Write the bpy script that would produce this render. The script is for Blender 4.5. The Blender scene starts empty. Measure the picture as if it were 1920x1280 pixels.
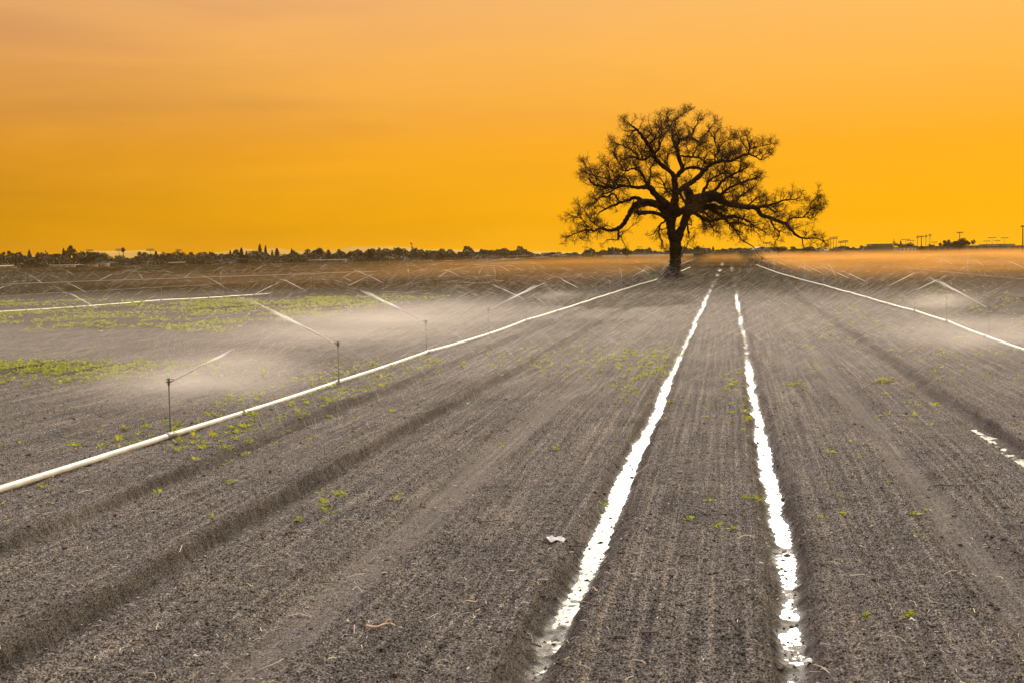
import bpy, math, random
import numpy as np

# ------------------------------------------------------------------ camera, sky, sun, exposure
C = bpy.context.scene
COL = C.collection
R = math.radians
F, H = 2400.0, 3.1                     # focal length in photo pixels (1920 wide), camera height
YAW, ROLL, PITCH = R(9.65), 0.0165, math.atan((640 - 476) / F)
FW = np.array([-math.sin(YAW) * math.cos(PITCH), math.cos(YAW) * math.cos(PITCH), -math.sin(PITCH)])
_r0 = np.array([math.cos(YAW), math.sin(YAW), 0.0])
_u0 = np.cross(_r0, FW)
RT = _r0 * math.cos(ROLL) - _u0 * math.sin(ROLL)
UP = _r0 * math.sin(ROLL) + _u0 * math.cos(ROLL)

from mathutils import Matrix, Vector
cam = bpy.data.cameras.new('camera')
cam.sensor_width = 36.0
cam.lens = F / 1920.0 * 36.0
cam.clip_start, cam.clip_end = 0.1, 20000.0
camo = bpy.data.objects.new('camera', cam)
COL.objects.link(camo)
m = Matrix.Identity(4)
for i in range(3):
    m[i][0], m[i][1], m[i][2] = RT[i], UP[i], -FW[i]
m[0][3], m[1][3], m[2][3] = 0, 0, H
camo.matrix_world = m
C.camera = camo

SUN_EL, SUN_AZ = R(25), R(1)           # azimuth east of the rows (+Y), straight ahead of the camera
W = bpy.data.worlds.new('World')
C.world = W
W.use_nodes = True
nt = W.node_tree
nt.nodes.clear()
N = nt.nodes.new
L = nt.links.new
out = N('ShaderNodeOutputWorld')
bg = N('ShaderNodeBackground')
tc = N('ShaderNodeTexCoord')
sep = N('ShaderNodeSeparateXYZ')
L(tc.outputs['Generated'], sep.inputs[0])


def srgb(r, g, b, k=1.0):
    def f(c):
        c /= 255.0
        return (c / 12.92 if c <= 0.04045 else ((c + 0.055) / 1.055) ** 2.4) * k
    return (f(r), f(g), f(b), 1.0)


def ramp(nodes, stops, interp='EASE'):
    rn = nodes.new('ShaderNodeValToRGB')
    cr = rn.color_ramp
    cr.interpolation = interp
    while len(cr.elements) < len(stops):
        cr.elements.new(0.5)
    for e, (p, c) in zip(cr.elements, stops):
        e.position = p
        e.color = c
    return rn


def mathn(nodes, links, op, a, b=None, c=None, clamp=False):
    n = nodes.new('ShaderNodeMath')
    n.operation = op
    n.use_clamp = clamp
    for i, v in enumerate((a, b, c)):
        if v is None:
            continue
        if isinstance(v, (int, float)):
            n.inputs[i].default_value = v
        else:
            links(v, n.inputs[i])
    return n.outputs[0]


# elevation ramp on sin(elevation), stretched so that 0.0..0.5 of it covers 0..0.25
zz = mathn(nt.nodes, L, 'MULTIPLY', sep.outputs['Z'], 2.0)
sky = ramp(nt.nodes, [(0.0, srgb(255, 200, 30)), (0.05, srgb(255, 184, 14)), (0.16, srgb(255, 178, 40)),
                      (0.26, srgb(254, 184, 78)), (0.385, srgb(251, 188, 108)), (0.50, (1.5, 1.12, 0.76, 1)),
                      (0.66, (2.25, 2.06, 1.90, 1)), (1.0, (2.05, 1.95, 1.88, 1))], 'LINEAR')
L(zz, sky.inputs[0])
# broad brightening to the right (+X), duller and pinker to the left, with faint high streaks of cloud
mp = N('ShaderNodeMapping')
mp.inputs['Rotation'].default_value = (0, R(12), R(-20))
mp.inputs['Scale'].default_value = (1.6, 1.6, 11.0)
L(tc.outputs['Generated'], mp.inputs[0])
nz = N('ShaderNodeTexNoise')
nz.inputs['Scale'].default_value = 2.6
nz.inputs['Detail'].default_value = 6.0
nz.inputs['Distortion'].default_value = 0.5
L(mp.outputs[0], nz.inputs['Vector'])
side = mathn(nt.nodes, L, 'MULTIPLY_ADD', sep.outputs['X'], 1.0, mathn(nt.nodes, L, 'MULTIPLY_ADD', sep.outputs['Z'], 0.9, 0.53), clamp=True)   # ~0.1 left edge .. 0.83 right edge
side2 = mathn(nt.nodes, L, 'MULTIPLY_ADD', nz.outputs['Fac'], 0.42, mathn(nt.nodes, L, 'ADD', side, -0.21), clamp=True)
tint = ramp(nt.nodes, [(0.0, (0.62, 0.60, 0.95, 1)), (0.12, (0.72, 0.69, 1.05, 1)), (0.38, (0.92, 0.90, 1.08, 1)), (0.62, (1.0, 1.0, 1.0, 1)), (1.0, (1.06, 1.06, 0.96, 1))], 'LINEAR')
L(side2, tint.inputs[0])
mul = N('ShaderNodeMix')
mul.data_type = 'RGBA'
mul.blend_type = 'MULTIPLY'
mul.inputs['Factor'].default_value = 1.0
L(sky.outputs[0], mul.inputs[6])
L(tint.outputs[0], mul.inputs[7])
nish = N('ShaderNodeTexSky')
nish.sky_type = 'NISHITA'
nish.sun_disc = False
nish.sun_elevation = SUN_EL
nish.sun_rotation = SUN_AZ
nish.air_density, nish.dust_density = 2.0, 6.0
add = N('ShaderNodeMix')
add.data_type = 'RGBA'
add.blend_type = 'ADD'
hi = ramp(nt.nodes, [(0.42, (0, 0, 0, 1)), (0.9, (0.014, 0.014, 0.014, 1))], 'LINEAR')   # the daylight sky takes part only well above the horizon glow
L(zz, hi.inputs[0])
L(hi.outputs[0], add.inputs['Factor'])
L(mul.outputs[2], add.inputs[6])
L(nish.outputs[0], add.inputs[7])
fwd = N('ShaderNodeMapRange')                     # the high sky is brightest toward the veiled sun, dull behind the camera
fwd.inputs[1].default_value, fwd.inputs[2].default_value = -0.9, 0.95
fwd.inputs[3].default_value, fwd.inputs[4].default_value = 0.40, 1.2
L(sep.outputs['Y'], fwd.inputs[0])
fw2 = N('ShaderNodeMix')
fw2.data_type = 'FLOAT'
hi2 = ramp(nt.nodes, [(0.40, (0, 0, 0, 1)), (0.6, (1, 1, 1, 1))], 'LINEAR')
L(zz, hi2.inputs[0])
L(hi2.outputs[0], fw2.inputs[0])
fw2.inputs[2].default_value = 1.0
L(fwd.outputs[0], fw2.inputs[3])
L(add.outputs[2], bg.inputs['Color'])
L(fw2.outputs[0], bg.inputs['Strength'])
L(bg.outputs[0], out.inputs['Surface'])

sl = bpy.data.lights.new('sun', 'SUN')
sl.energy = 2.0
sl.angle = R(10)
sl.color = (1.0, 0.90, 0.76)
so = bpy.data.objects.new('sun', sl)
COL.objects.link(so)
sd = Vector((math.sin(SUN_AZ) * math.cos(SUN_EL), math.cos(SUN_AZ) * math.cos(SUN_EL), math.sin(SUN_EL)))
so.rotation_euler = sd.to_track_quat('Z', 'Y').to_euler()
so.location = (0, 0, 60)

C.view_settings.view_transform = 'Standard'
C.view_settings.look = 'None'
C.view_settings.exposure = 0.0
C.view_settings.gamma = 1.0
C.render.engine = 'CYCLES'
cy = C.cycles
cy.max_bounces, cy.diffuse_bounces, cy.glossy_bounces = 5, 3, 3
cy.transmission_bounces, cy.volume_bounces, cy.transparent_max_bounces = 4, 1, 16
cy.use_denoising = True
cy.sample_clamp_indirect = 6.0

rng = np.random.default_rng(7)
random.seed(7)


# ------------------------------------------------------------------ helpers
def gpt(px, py, h=0.0):
    """photo pixel -> point on the plane z = h"""
    d = FW + RT * (px - 960) / F + UP * (640 - py) / F
    t = (h - H) / d[2]
    return d[0] * t, d[1] * t


def at(px, Z):
    """photo column, distance along the view -> ground point"""
    d = FW + RT * (px - 960) / F
    return d[0] * Z, d[1] * Z


def hor(px):
    return 491.8 - 0.01636 * px


def link(name, me, mat=None, parent=None, smooth=False, loc=None):
    if mat is not None:
        me.materials.append(mat)
    if smooth:
        me.polygons.foreach_set('use_smooth', np.ones(len(me.polygons), bool))
    o = bpy.data.objects.new(name, me)
    COL.objects.link(o)
    if parent is not None:
        o.parent = parent
    if loc is not None:
        o.location = loc
    return o


def mesh(name, v, f):
    """v (n,3); f (m,3) or (m,4)"""
    v = np.asarray(v, np.float32)
    f = np.asarray(f, np.int32)
    me = bpy.data.meshes.new(name)
    me.vertices.add(len(v))
    me.vertices.foreach_set('co', v.ravel())
    k = f.shape[1]
    me.loops.add(f.size)
    me.loops.foreach_set('vertex_index', f.ravel())
    me.polygons.add(len(f))
    me.polygons.foreach_set('loop_start', np.arange(0, f.size, k, dtype=np.int32))
    me.polygons.foreach_set('loop_total', np.full(len(f), k, np.int32))
    me.update(calc_edges=True)
    return me


class MB:
    """collects quads (boxes, tubes) into one mesh"""
    def __init__(s):
        s.v, s.f = [], []

    def quad(s, pts):
        n = len(s.v)
        s.v += [tuple(p) for p in pts]
        s.f.append((n, n + 1, n + 2, n + 3))

    def box(s, x0, x1, y0, y1, z0, z1):
        n = len(s.v)
        s.v += [(x0, y0, z0), (x1, y0, z0), (x1, y1, z0), (x0, y1, z0), (x0, y0, z1), (x1, y0, z1), (x1, y1, z1), (x0, y1, z1)]
        s.f += [tuple(n + i for i in q) for q in ((0, 3, 2, 1), (4, 5, 6, 7), (0, 1, 5, 4), (1, 2, 6, 5), (2, 3, 7, 6), (3, 0, 4, 7))]

    def tube(s, pts, rad, k=6, cap=True):
        P = np.asarray(pts, float)
        m = len(P)
        rad = np.broadcast_to(np.asarray(rad, float), (m,))
        T = np.gradient(P, axis=0)
        T /= np.linalg.norm(T, axis=1)[:, None] + 1e-9
        ref = np.array([0.0, 0, 1]) if abs(T[0][2]) < 0.85 else np.array([0.31, 0.95, 0.0])
        n0 = len(s.v)
        ang = np.arange(k) * 2 * math.pi / k
        ca, sa = np.cos(ang)[:, None], np.sin(ang)[:, None]
        nrm = np.cross(T[0], ref)
        nrm /= np.linalg.norm(nrm) + 1e-9
        for i in range(m):
            nrm = nrm - T[i] * (nrm @ T[i])
            nrm /= np.linalg.norm(nrm) + 1e-9
            b = np.cross(T[i], nrm)
            ring = P[i] + rad[i] * (ca * nrm + sa * b)
            s.v += [tuple(q) for q in ring]
        for i in range(m - 1):
            a = n0 + i * k
            for j in range(k):
                j2 = (j + 1) % k
                s.f.append((a + j, a + j2, a + k + j2, a + k + j))
        if cap and k % 2 == 0:
            for base, rev in ((n0, True), (n0 + (m - 1) * k, False)):
                for j in range(1, k - 2, 2):
                    q = (base, base + j, base + j + 1, base + j + 2)
                    s.f.append(q[::-1] if rev else q)

    def build(s, name, mat, parent=None, smooth=False, loc=None):
        return link(name, mesh(name, s.v, s.f), mat, parent, smooth, loc)


def tag(o, label=None, cat=None, group=None, kind=None):
    if label:
        o['label'] = label
    if cat:
        o['category'] = cat
    if group:
        o['group'] = group
    if kind:
        o['kind'] = kind
    return o


def empty(name, loc=(0, 0, 0), rz=0.0):
    o = bpy.data.objects.new(name, None)
    o.empty_display_size = 0.3
    COL.objects.link(o)
    o.location = loc
    o.rotation_euler = (0, 0, rz)
    return o


def copy_tree(o, parent=None):
    c = o.copy()
    COL.objects.link(c)
    if parent is not None:
        c.parent = parent
    for ch in list(o.children):
        copy_tree(ch, c)
    return c


def h01(ix, iy, seed):
    h = (ix.astype(np.int64) * 374761393 + iy.astype(np.int64) * 668265263 + seed * 1274126177) & 0xFFFFFFFF
    h = ((h ^ (h >> 13)) * 1274126177) & 0xFFFFFFFF
    h = (h ^ (h >> 16)) & 0xFFFFFFFF
    return h.astype(np.float64) / 4294967295.0


def vnoise(x, y, seed=0):
    """value noise in -1..1"""
    x = np.asarray(x, float)
    y = np.asarray(y, float)
    ix, iy = np.floor(x), np.floor(y)
    fx, fy = x - ix, y - iy
    fx = fx * fx * fx * (fx * (fx * 6 - 15) + 10)
    fy = fy * fy * fy * (fy * (fy * 6 - 15) + 10)
    a, b = h01(ix, iy, seed), h01(ix + 1, iy, seed)
    c, d = h01(ix, iy + 1, seed), h01(ix + 1, iy + 1, seed)
    return ((a * (1 - fx) + b * fx) * (1 - fy) + (c * (1 - fx) + d * fx) * fy) * 2 - 1


def sstep(a, b, x):
    t = np.clip((x - a) / (b - a), 0, 1)
    return t * t * (3 - 2 * t)


# ------------------------------------------------------------------ materials
def material(name):
    mt = bpy.data.materials.new(name)
    mt.use_nodes = True
    t = mt.node_tree
    p = t.nodes['Principled BSDF']
    return mt, t, p


def simple(name, col, rough=0.7, var=0.0, scale=5.0, metal=0.0, spec=None, bump=0.0):
    mt, t, p = material(name)
    p.inputs['Roughness'].default_value = rough
    p.inputs['Metallic'].default_value = metal
    if spec is not None:
        p.inputs['Specular IOR Level'].default_value = spec
    if var > 0:
        tcn = t.nodes.new('ShaderNodeTexCoord')
        n = t.nodes.new('ShaderNodeTexNoise')
        n.inputs['Scale'].default_value = scale
        n.inputs['Detail'].default_value = 5
        t.links.new(tcn.outputs['Object'], n.inputs['Vector'])
        r = ramp(t.nodes, [(0.3, tuple(c * (1 - var) for c in col[:3]) + (1,)), (0.7, tuple(c * (1 + var) for c in col[:3]) + (1,))], 'LINEAR')
        t.links.new(n.outputs['Fac'], r.inputs[0])
        t.links.new(r.outputs[0], p.inputs['Base Color'])
        if bump:
            b = t.nodes.new('ShaderNodeBump')
            b.inputs['Strength'].default_value = bump
            b.inputs['Distance'].default_value = 0.05
            t.links.new(n.outputs['Fac'], b.inputs['Height'])
            t.links.new(b.outputs[0], p.inputs['Normal'])
    else:
        p.inputs['Base Color'].default_value = tuple(col[:3]) + (1,)
    return mt


def leafmat(name, cols, trans=0.35, rough=0.6):
    """leaves: colour varies leaf by leaf (random per island), part translucent"""
    mt, t, p = material(name)
    g = t.nodes.new('ShaderNodeNewGeometry')
    r = ramp(t.nodes, [(i / max(1, len(cols) - 1), tuple(c) + (1,)) for i, c in enumerate(cols)], 'LINEAR')
    t.links.new(g.outputs['Random Per Island'], r.inputs[0])
    t.links.new(r.outputs[0], p.inputs['Base Color'])
    p.inputs['Roughness'].default_value = rough
    p.inputs['Specular IOR Level'].default_value = 0.3
    tr = t.nodes.new('ShaderNodeBsdfTranslucent')
    t.links.new(r.outputs[0], tr.inputs['Color'])
    mx = t.nodes.new('ShaderNodeMixShader')
    mx.inputs[0].default_value = trans
    t.links.new(p.outputs[0], mx.inputs[1])
    t.links.new(tr.outputs[0], mx.inputs[2])
    t.links.new(mx.outputs[0], t.nodes['Material Output'].inputs['Surface'])
    return mt


M = {}
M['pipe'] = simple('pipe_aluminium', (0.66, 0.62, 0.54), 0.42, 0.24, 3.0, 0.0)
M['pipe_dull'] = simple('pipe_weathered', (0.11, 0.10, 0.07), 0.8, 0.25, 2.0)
M['coupler'] = simple('coupler_metal', (0.24, 0.22, 0.19), 0.5, 0.2, 9.0, 0.3)
M['riser'] = simple('riser_galvanised', (0.10, 0.095, 0.085), 0.55, 0.2, 12.0, 0.3)
M['head'] = simple('head_brass', (0.13, 0.10, 0.05), 0.4, 0.2, 30.0, 0.6)
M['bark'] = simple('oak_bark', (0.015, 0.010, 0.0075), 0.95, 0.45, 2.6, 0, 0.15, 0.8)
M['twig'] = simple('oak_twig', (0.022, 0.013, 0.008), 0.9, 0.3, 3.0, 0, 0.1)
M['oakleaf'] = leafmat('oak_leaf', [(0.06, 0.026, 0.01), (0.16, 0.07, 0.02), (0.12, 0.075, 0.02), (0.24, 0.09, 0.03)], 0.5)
M['weed'] = leafmat('weed_leaf', [(0.15, 0.19, 0.018), (0.33, 0.36, 0.025), (0.48, 0.45, 0.045), (0.23, 0.28, 0.022)], 0.55)
M['dry'] = leafmat('dry_grass', [(0.38, 0.24, 0.10), (0.28, 0.18, 0.07), (0.45, 0.32, 0.16)], 0.2)
M['straw'] = leafmat('straw', [(0.16, 0.11, 0.07), (0.34, 0.26, 0.17), (0.55, 0.47, 0.36), (0.22, 0.15, 0.09)], 0.1)
M['stick'] = simple('stick_wood', (0.09, 0.062, 0.042), 0.85, 0.3, 20.0)
M['plastic'] = simple('white_plastic', (0.72, 0.70, 0.68), 0.4, 0.08, 8.0)
M['blueplastic'] = simple('blue_plastic', (0.25, 0.38, 0.55), 0.4, 0.1, 8.0)
M['husk'] = simple('pale_husk', (0.48, 0.34, 0.24), 0.7, 0.25, 25.0)
M['stone'] = leafmat('pale_stone', [(0.2, 0.18, 0.16), (0.4, 0.37, 0.33), (0.6, 0.57, 0.52), (0.30, 0.20, 0.15)], 0.0)
M['far_dark'] = leafmat('evergreen_foliage', [(0.011, 0.017, 0.016), (0.018, 0.026, 0.021), (0.026, 0.033, 0.024)], 0.15)
M['far_mid'] = leafmat('broadleaf_foliage', [(0.016, 0.020, 0.014), (0.026, 0.029, 0.019), (0.036, 0.034, 0.022)], 0.2)
M['far_bare'] = leafmat('bare_crown', [(0.035, 0.027, 0.023), (0.05, 0.038, 0.031), (0.03, 0.024, 0.02)], 0.1)
M['far_trunk'] = simple('far_bark', (0.05, 0.04, 0.03), 0.9, 0.3, 1.0)
M['wall_white'] = simple('whitewashed_wall', (0.34, 0.31, 0.28), 0.8, 0.12, 0.2)
M['wall_beige'] = simple('beige_wall', (0.30, 0.23, 0.15), 0.8, 0.12, 0.3)
M['wall_grey'] = simple('grey_concrete', (0.10, 0.095, 0.10), 0.85, 0.12, 0.1)
M['roof_grey'] = simple('grey_sheet_roof', (0.07, 0.07, 0.08), 0.6, 0.12, 0.5)
M['roof_pale'] = simple('pale_sheet_roof', (0.36, 0.33, 0.29), 0.5, 0.08, 0.5)
M['dark_open'] = simple('dark_opening', (0.03, 0.03, 0.035), 0.3)
M['pole_wood'] = simple('creosoted_pole', (0.055, 0.04, 0.03), 0.9, 0.2, 1.5)
M['mast'] = simple('mast_steel', (0.10, 0.095, 0.09), 0.6, 0.1, 1.0)
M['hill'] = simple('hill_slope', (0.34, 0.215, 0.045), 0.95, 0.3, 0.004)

# falling water: bright, thin, lets light through
mt, t, p = material('spray_water')
p.inputs['Base Color'].default_value = (0.98, 0.96, 0.93, 1)
p.inputs['Roughness'].default_value = 0.25
tr = t.nodes.new('ShaderNodeBsdfTranslucent')
tr.inputs['Color'].default_value = (1.0, 0.98, 0.95, 1)
mx = t.nodes.new('ShaderNodeMixShader')
mx.inputs[0].default_value = 0.68
t.links.new(p.outputs[0], mx.inputs[1])
t.links.new(tr.outputs[0], mx.inputs[2])
tp = t.nodes.new('ShaderNodeBsdfTransparent')
mx2 = t.nodes.new('ShaderNodeMixShader')
mx2.inputs[0].default_value = 0.62
t.links.new(tp.outputs[0], mx2.inputs[1])
t.links.new(mx.outputs[0], mx2.inputs[2])
t.links.new(mx2.outputs[0], t.nodes['Material Output'].inputs['Surface'])
M['spray'] = mt

# furrow water: shallow, rippled, muddy bed under a glossy surface
mt, t, p = material('furrow_water')
p.inputs['Base Color'].default_value = (0.10, 0.085, 0.07, 1)
p.inputs['Roughness'].default_value = 0.40
p.inputs['IOR'].default_value = 1.33
p.inputs['Specular IOR Level'].default_value = 0.6
p.inputs['Coat Weight'].default_value = 0.6
p.inputs['Coat Roughness'].default_value = 0.34
p.inputs['Coat IOR'].default_value = 1.45
tcn = t.nodes.new('ShaderNodeTexCoord')
n = t.nodes.new('ShaderNodeTexNoise')
n.inputs['Scale'].default_value = 9.0
n.inputs['Detail'].default_value = 6
b = t.nodes.new('ShaderNodeBump')
b.inputs['Strength'].default_value = 0.8
b.inputs['Distance'].default_value = 0.02
t.links.new(tcn.outputs['Object'], n.inputs['Vector'])
t.links.new(n.outputs['Fac'], b.inputs['Height'])
t.links.new(b.outputs[0], p.inputs['Normal'])
t.links.new(b.outputs[0], p.inputs['Coat Normal'])
M['water'] = mt

# soil
mt, t, p = material('tilled_soil')
tcn = t.nodes.new('ShaderNodeTexCoord')


def tnoise(scale, detail=6, rough=0.6, vec=None):
    n = t.nodes.new('ShaderNodeTexNoise')
    n.inputs['Scale'].default_value = scale
    n.inputs['Detail'].default_value = detail
    n.inputs['Roughness'].default_value = rough
    t.links.new(vec or tcn.outputs['Object'], n.inputs['Vector'])
    return n.outputs['Fac']


def tmix(fac, a, b, mode='MIX'):
    n = t.nodes.new('ShaderNodeMix')
    n.data_type = 'RGBA'
    n.blend_type = mode
    for sock, v in ((0, fac), (6, a), (7, b)):
        if isinstance(v, (int, float)):
            n.inputs[sock].default_value = v
        elif isinstance(v, tuple):
            n.inputs[sock].default_value = v
        else:
            t.links.new(v, n.inputs[sock])
    return n.outputs[2]


fine = tnoise(58.0, 8, 0.72)
crs = ramp(t.nodes, [(0.40, (0.015, 0.012, 0.0095, 1)), (0.455, (0.080, 0.068, 0.061, 1)), (0.53, (0.185, 0.162, 0.149, 1)), (0.65, (0.46, 0.415, 0.385, 1))], 'LINEAR')
t.links.new(fine, crs.inputs[0])
big = ramp(t.nodes, [(0.3, (0.80, 0.80, 0.82, 1)), (0.7, (1.22, 1.18, 1.14, 1))], 'LINEAR')
t.links.new(tnoise(0.55, 5, 0.65), big.inputs[0])
col = tmix(1.0, crs.outputs[0], big.outputs[0], 'MULTIPLY')
mpl = t.nodes.new('ShaderNodeMapping')              # dried streaks drawn along the rows by the harrow
mpl.inputs['Scale'].default_value = (14.0, 0.16, 1.0)
t.links.new(tcn.outputs['Object'], mpl.inputs[0])
lines = ramp(t.nodes, [(0.36, (0.74, 0.74, 0.74, 1)), (0.50, (1.0, 1.0, 1.0, 1)), (0.66, (1.5, 1.47, 1.42, 1))], 'LINEAR')
t.links.new(tnoise(1.0, 5, 0.65, mpl.outputs[0]), lines.inputs[0])
col = tmix(1.0, col, lines.outputs[0], 'MULTIPLY')
at1 = t.nodes.new('ShaderNodeAttribute')
at1.attribute_name = 'crust'
col = tmix(mathn(t.nodes, t.links.new, 'MULTIPLY', at1.outputs['Fac'], 0.62), col, tmix(fine, (0.15, 0.126, 0.11, 1), (0.30, 0.255, 0.225, 1)))
at2 = t.nodes.new('ShaderNodeAttribute')
at2.attribute_name = 'green'
gcol = tmix(tnoise(3.0, 6, 0.7), (0.013, 0.010, 0.004, 1), (0.043, 0.031, 0.012, 1))
gmask = ramp(t.nodes, [(0.20, (0, 0, 0, 1)), (0.38, (1, 1, 1, 1))], 'LINEAR')
t.links.new(tnoise(1.4, 7, 0.75), gmask.inputs[0])
col = tmix(mathn(t.nodes, t.links.new, 'MULTIPLY', at2.outputs['Fac'], gmask.outputs[0]), col, gcol)
vor = t.nodes.new('ShaderNodeTexVoronoi')          # pale chaff and grit
vor.inputs['Scale'].default_value = 34.0
t.links.new(tcn.outputs['Object'], vor.inputs['Vector'])
chaff = mathn(t.nodes, t.links.new, 'MULTIPLY', mathn(t.nodes, t.links.new, 'LESS_THAN', vor.outputs['Distance'], 0.16),
              mathn(t.nodes, t.links.new, 'GREATER_THAN', tnoise(9.0, 2), 0.60))
col = tmix(mathn(t.nodes, t.links.new, 'MULTIPLY', chaff, 0.75), col, (0.34, 0.28, 0.22, 1))
t.links.new(col, p.inputs['Base Color'])
p.inputs['Roughness'].default_value = 0.85
p.inputs['Specular IOR Level'].default_value = 0.12
bp = t.nodes.new('ShaderNodeBump')
bp.inputs['Strength'].default_value = 1.0
bp.inputs['Distance'].default_value = 0.03
t.links.new(fine, bp.inputs['Height'])
t.links.new(bp.outputs[0], p.inputs['Normal'])
at4 = t.nodes.new('ShaderNodeAttribute')           # shade painted onto deep furrow walls, and damp banks of the wet furrows
at4.attribute_name = 'shade_damp'
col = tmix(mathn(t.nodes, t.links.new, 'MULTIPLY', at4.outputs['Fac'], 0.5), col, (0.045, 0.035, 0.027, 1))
at3 = t.nodes.new('ShaderNodeAttribute')
at3.attribute_name = 'wet'
t.links.new(tmix(mathn(t.nodes, t.links.new, 'MULTIPLY', at3.outputs['Fac'], 0.45), col, (0.035, 0.027, 0.021, 1)), p.inputs['Base Color'])
wr = t.nodes.new('ShaderNodeMapRange')
wr.inputs[3].default_value, wr.inputs[4].default_value = 0.85, 0.36
t.links.new(at3.outputs['Fac'], wr.inputs[0])
t.links.new(wr.outputs[0], p.inputs['Roughness'])
ws_ = t.nodes.new('ShaderNodeMapRange')
ws_.inputs[3].default_value, ws_.inputs[4].default_value = 0.0, 0.6
t.links.new(at3.outputs['Fac'], ws_.inputs[0])
t.links.new(ws_.outputs[0], p.inputs['Specular IOR Level'])
M['soil'] = mt
M['clod'] = mt

# ------------------------------------------------------------------ the ground
TREE = gpt(1262, 524)
WET = (-1.47, 0.53)
FURROWS = [(-1.47, 0.165, 0.036, 0.23, 0.25, 1), (0.53, 0.165, 0.03, 0.25, 0.23, 1), (-3.60, 0.05, 0.15, 0.28, 0.28, .8),
           (-5.70, 0.165, 0.08, 0.09, 0.36, .25), (-7.85, 0.13, 0.08, 0.09, 0.34, .2), (2.50, 0.055, 0.12, 0.25, 0.22, .8),
           (4.38, 0.17, 0.09, 0.34, 0.13, .25), (6.45, 0.06, 0.12, 0.22, 0.2, .3)]
for k in range(1, 16):
    FURROWS.append((-9.7 - 2.05 * k, 0.045 + 0.02 * (k % 3), 0.10, 0.16, 0.16, .25))
for k in range(1, 8):
    FURROWS.append((8.75 + 2.05 * k, 0.06, 0.10, 0.18, 0.18, .25))


def wander(Y, c):
    return 0.055 * vnoise(Y / 5.0, np.zeros_like(Y) + c * 3.1, 11) + 0.03 * vnoise(Y / 1.3, np.zeros_like(Y) + c * 5.7, 12)


def furrow_bed(Y, c):
    """height of a wet furrow's bed along the row, metres below the beds"""
    n = 0.010 * vnoise(Y / 2.4, np.zeros_like(Y) + c, 21) + 0.009 * vnoise(Y / 0.7, np.zeros_like(Y) + c, 22)
    if c < 0:   # left: broken into puddles near the camera
        n = n + -0.006 * (1 - sstep(10.5, 13.5, Y)) + 0.025 * np.exp(-((Y - 9.95) / 0.13) ** 2) + 0.025 * np.exp(-((Y - 10.7) / 0.14) ** 2) + 0.03 * np.exp(-((Y - 9.35) / 0.13) ** 2)
    else:       # right: a little dam of clods, then narrower puddles
        n = n + 0.055 * np.exp(-((Y - 14.0) / 0.22) ** 2) + 0.004 - 0.004 * (1 - sstep(11.5, 13.0, Y)) + 0.03 * np.exp(-((Y - 9.85) / 0.12) ** 2) + 0.02 * np.exp(-((Y - 11.2) / 0.1) ** 2)
    n = n + 0.028 * sstep(60, 125, Y) + 0.02 * sstep(100, 130, Y)
    return n


WATER_Z = -0.1510


def ground(X, Y, detail=True, spacing=None):
    X = np.asarray(X, float)
    Y = np.asarray(Y, float)
    near = np.exp(-np.maximum(Y, 0) / 120.0)
    h = np.zeros_like(X)
    calm = np.zeros_like(X)
    for c, d, hb, wl, wr, cr in FURROWS:
        sel = np.abs(X - c) < 0.9
        if not sel.any():
            continue
        xs, ys = X[sel], Y[sel]
        dx = xs - c - wander(ys, c)
        edge = 0.03 * vnoise(xs / 0.4, ys / 0.8, 31) + 0.022 * vnoise(xs / 0.12, ys / 0.07, 32)
        a = np.where(dx < 0, -dx, dx) + edge
        w = np.where(dx < 0, wl, wr)
        s = 1 - sstep(0, 1, (a - hb) / w)
        lip = 0.022 * np.exp(-((a - hb - w - 0.06) / 0.09) ** 2)
        bed = furrow_bed(ys, c) + 0.022 * np.maximum(vnoise(xs / 0.09, ys / 0.13, 33) - 0.1, 0) + 0.014 * vnoise(xs / 0.2, ys / 0.3, 34) if cr == 1 else 0
        h[sel] += -(d - bed) * s + lip
        calm[sel] = np.maximum(calm[sel], s * (0.8 if cr == 1 else (0.55 if cr >= .8 else 0.12)))
    # faint lines left by the implements along the rows
    h += 0.019 * vnoise(X / 0.16, Y / 9.0, 41) + 0.009 * vnoise(X / 0.07, Y / 5.0, 42)
    h += 0.03 * vnoise(X / 3.0, Y / 5.0, 43)
    if detail:
        sp = np.zeros_like(X) if spacing is None else spacing
        for i, (lam, amp) in enumerate(((0.55, 0.010), (0.21, 0.013), (0.10, 0.012), (0.055, 0.012), (0.030, 0.011))):
            fade = 1 - sstep(lam * 0.35, lam * 0.8, sp)
            if not (fade > 0).any():
                continue
            n = vnoise(X / lam + 0.37 * i, Y / lam, 50 + i)
            if 1 <= i <= 3:
                n = 1.2 * np.abs(n) ** 0.8 * np.sign(n + 0.25) if i != 2 else 1 - 2 * np.abs(n)
            h += amp * n * fade * (1 - 0.8 * calm)
    # a rougher headland close in, and the low mound the oak stands on
    h += 0.05 * np.exp(-((Y - 8.7) / 0.5) ** 2) * (0.5 + 0.5 * vnoise(X / 1.2, Y / 2, 61))
    r2 = (X - TREE[0]) ** 2 + (Y - TREE[1]) ** 2
    h += 0.28 * np.exp(-r2 / 3.0 ** 2)
    return h, calm


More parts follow.
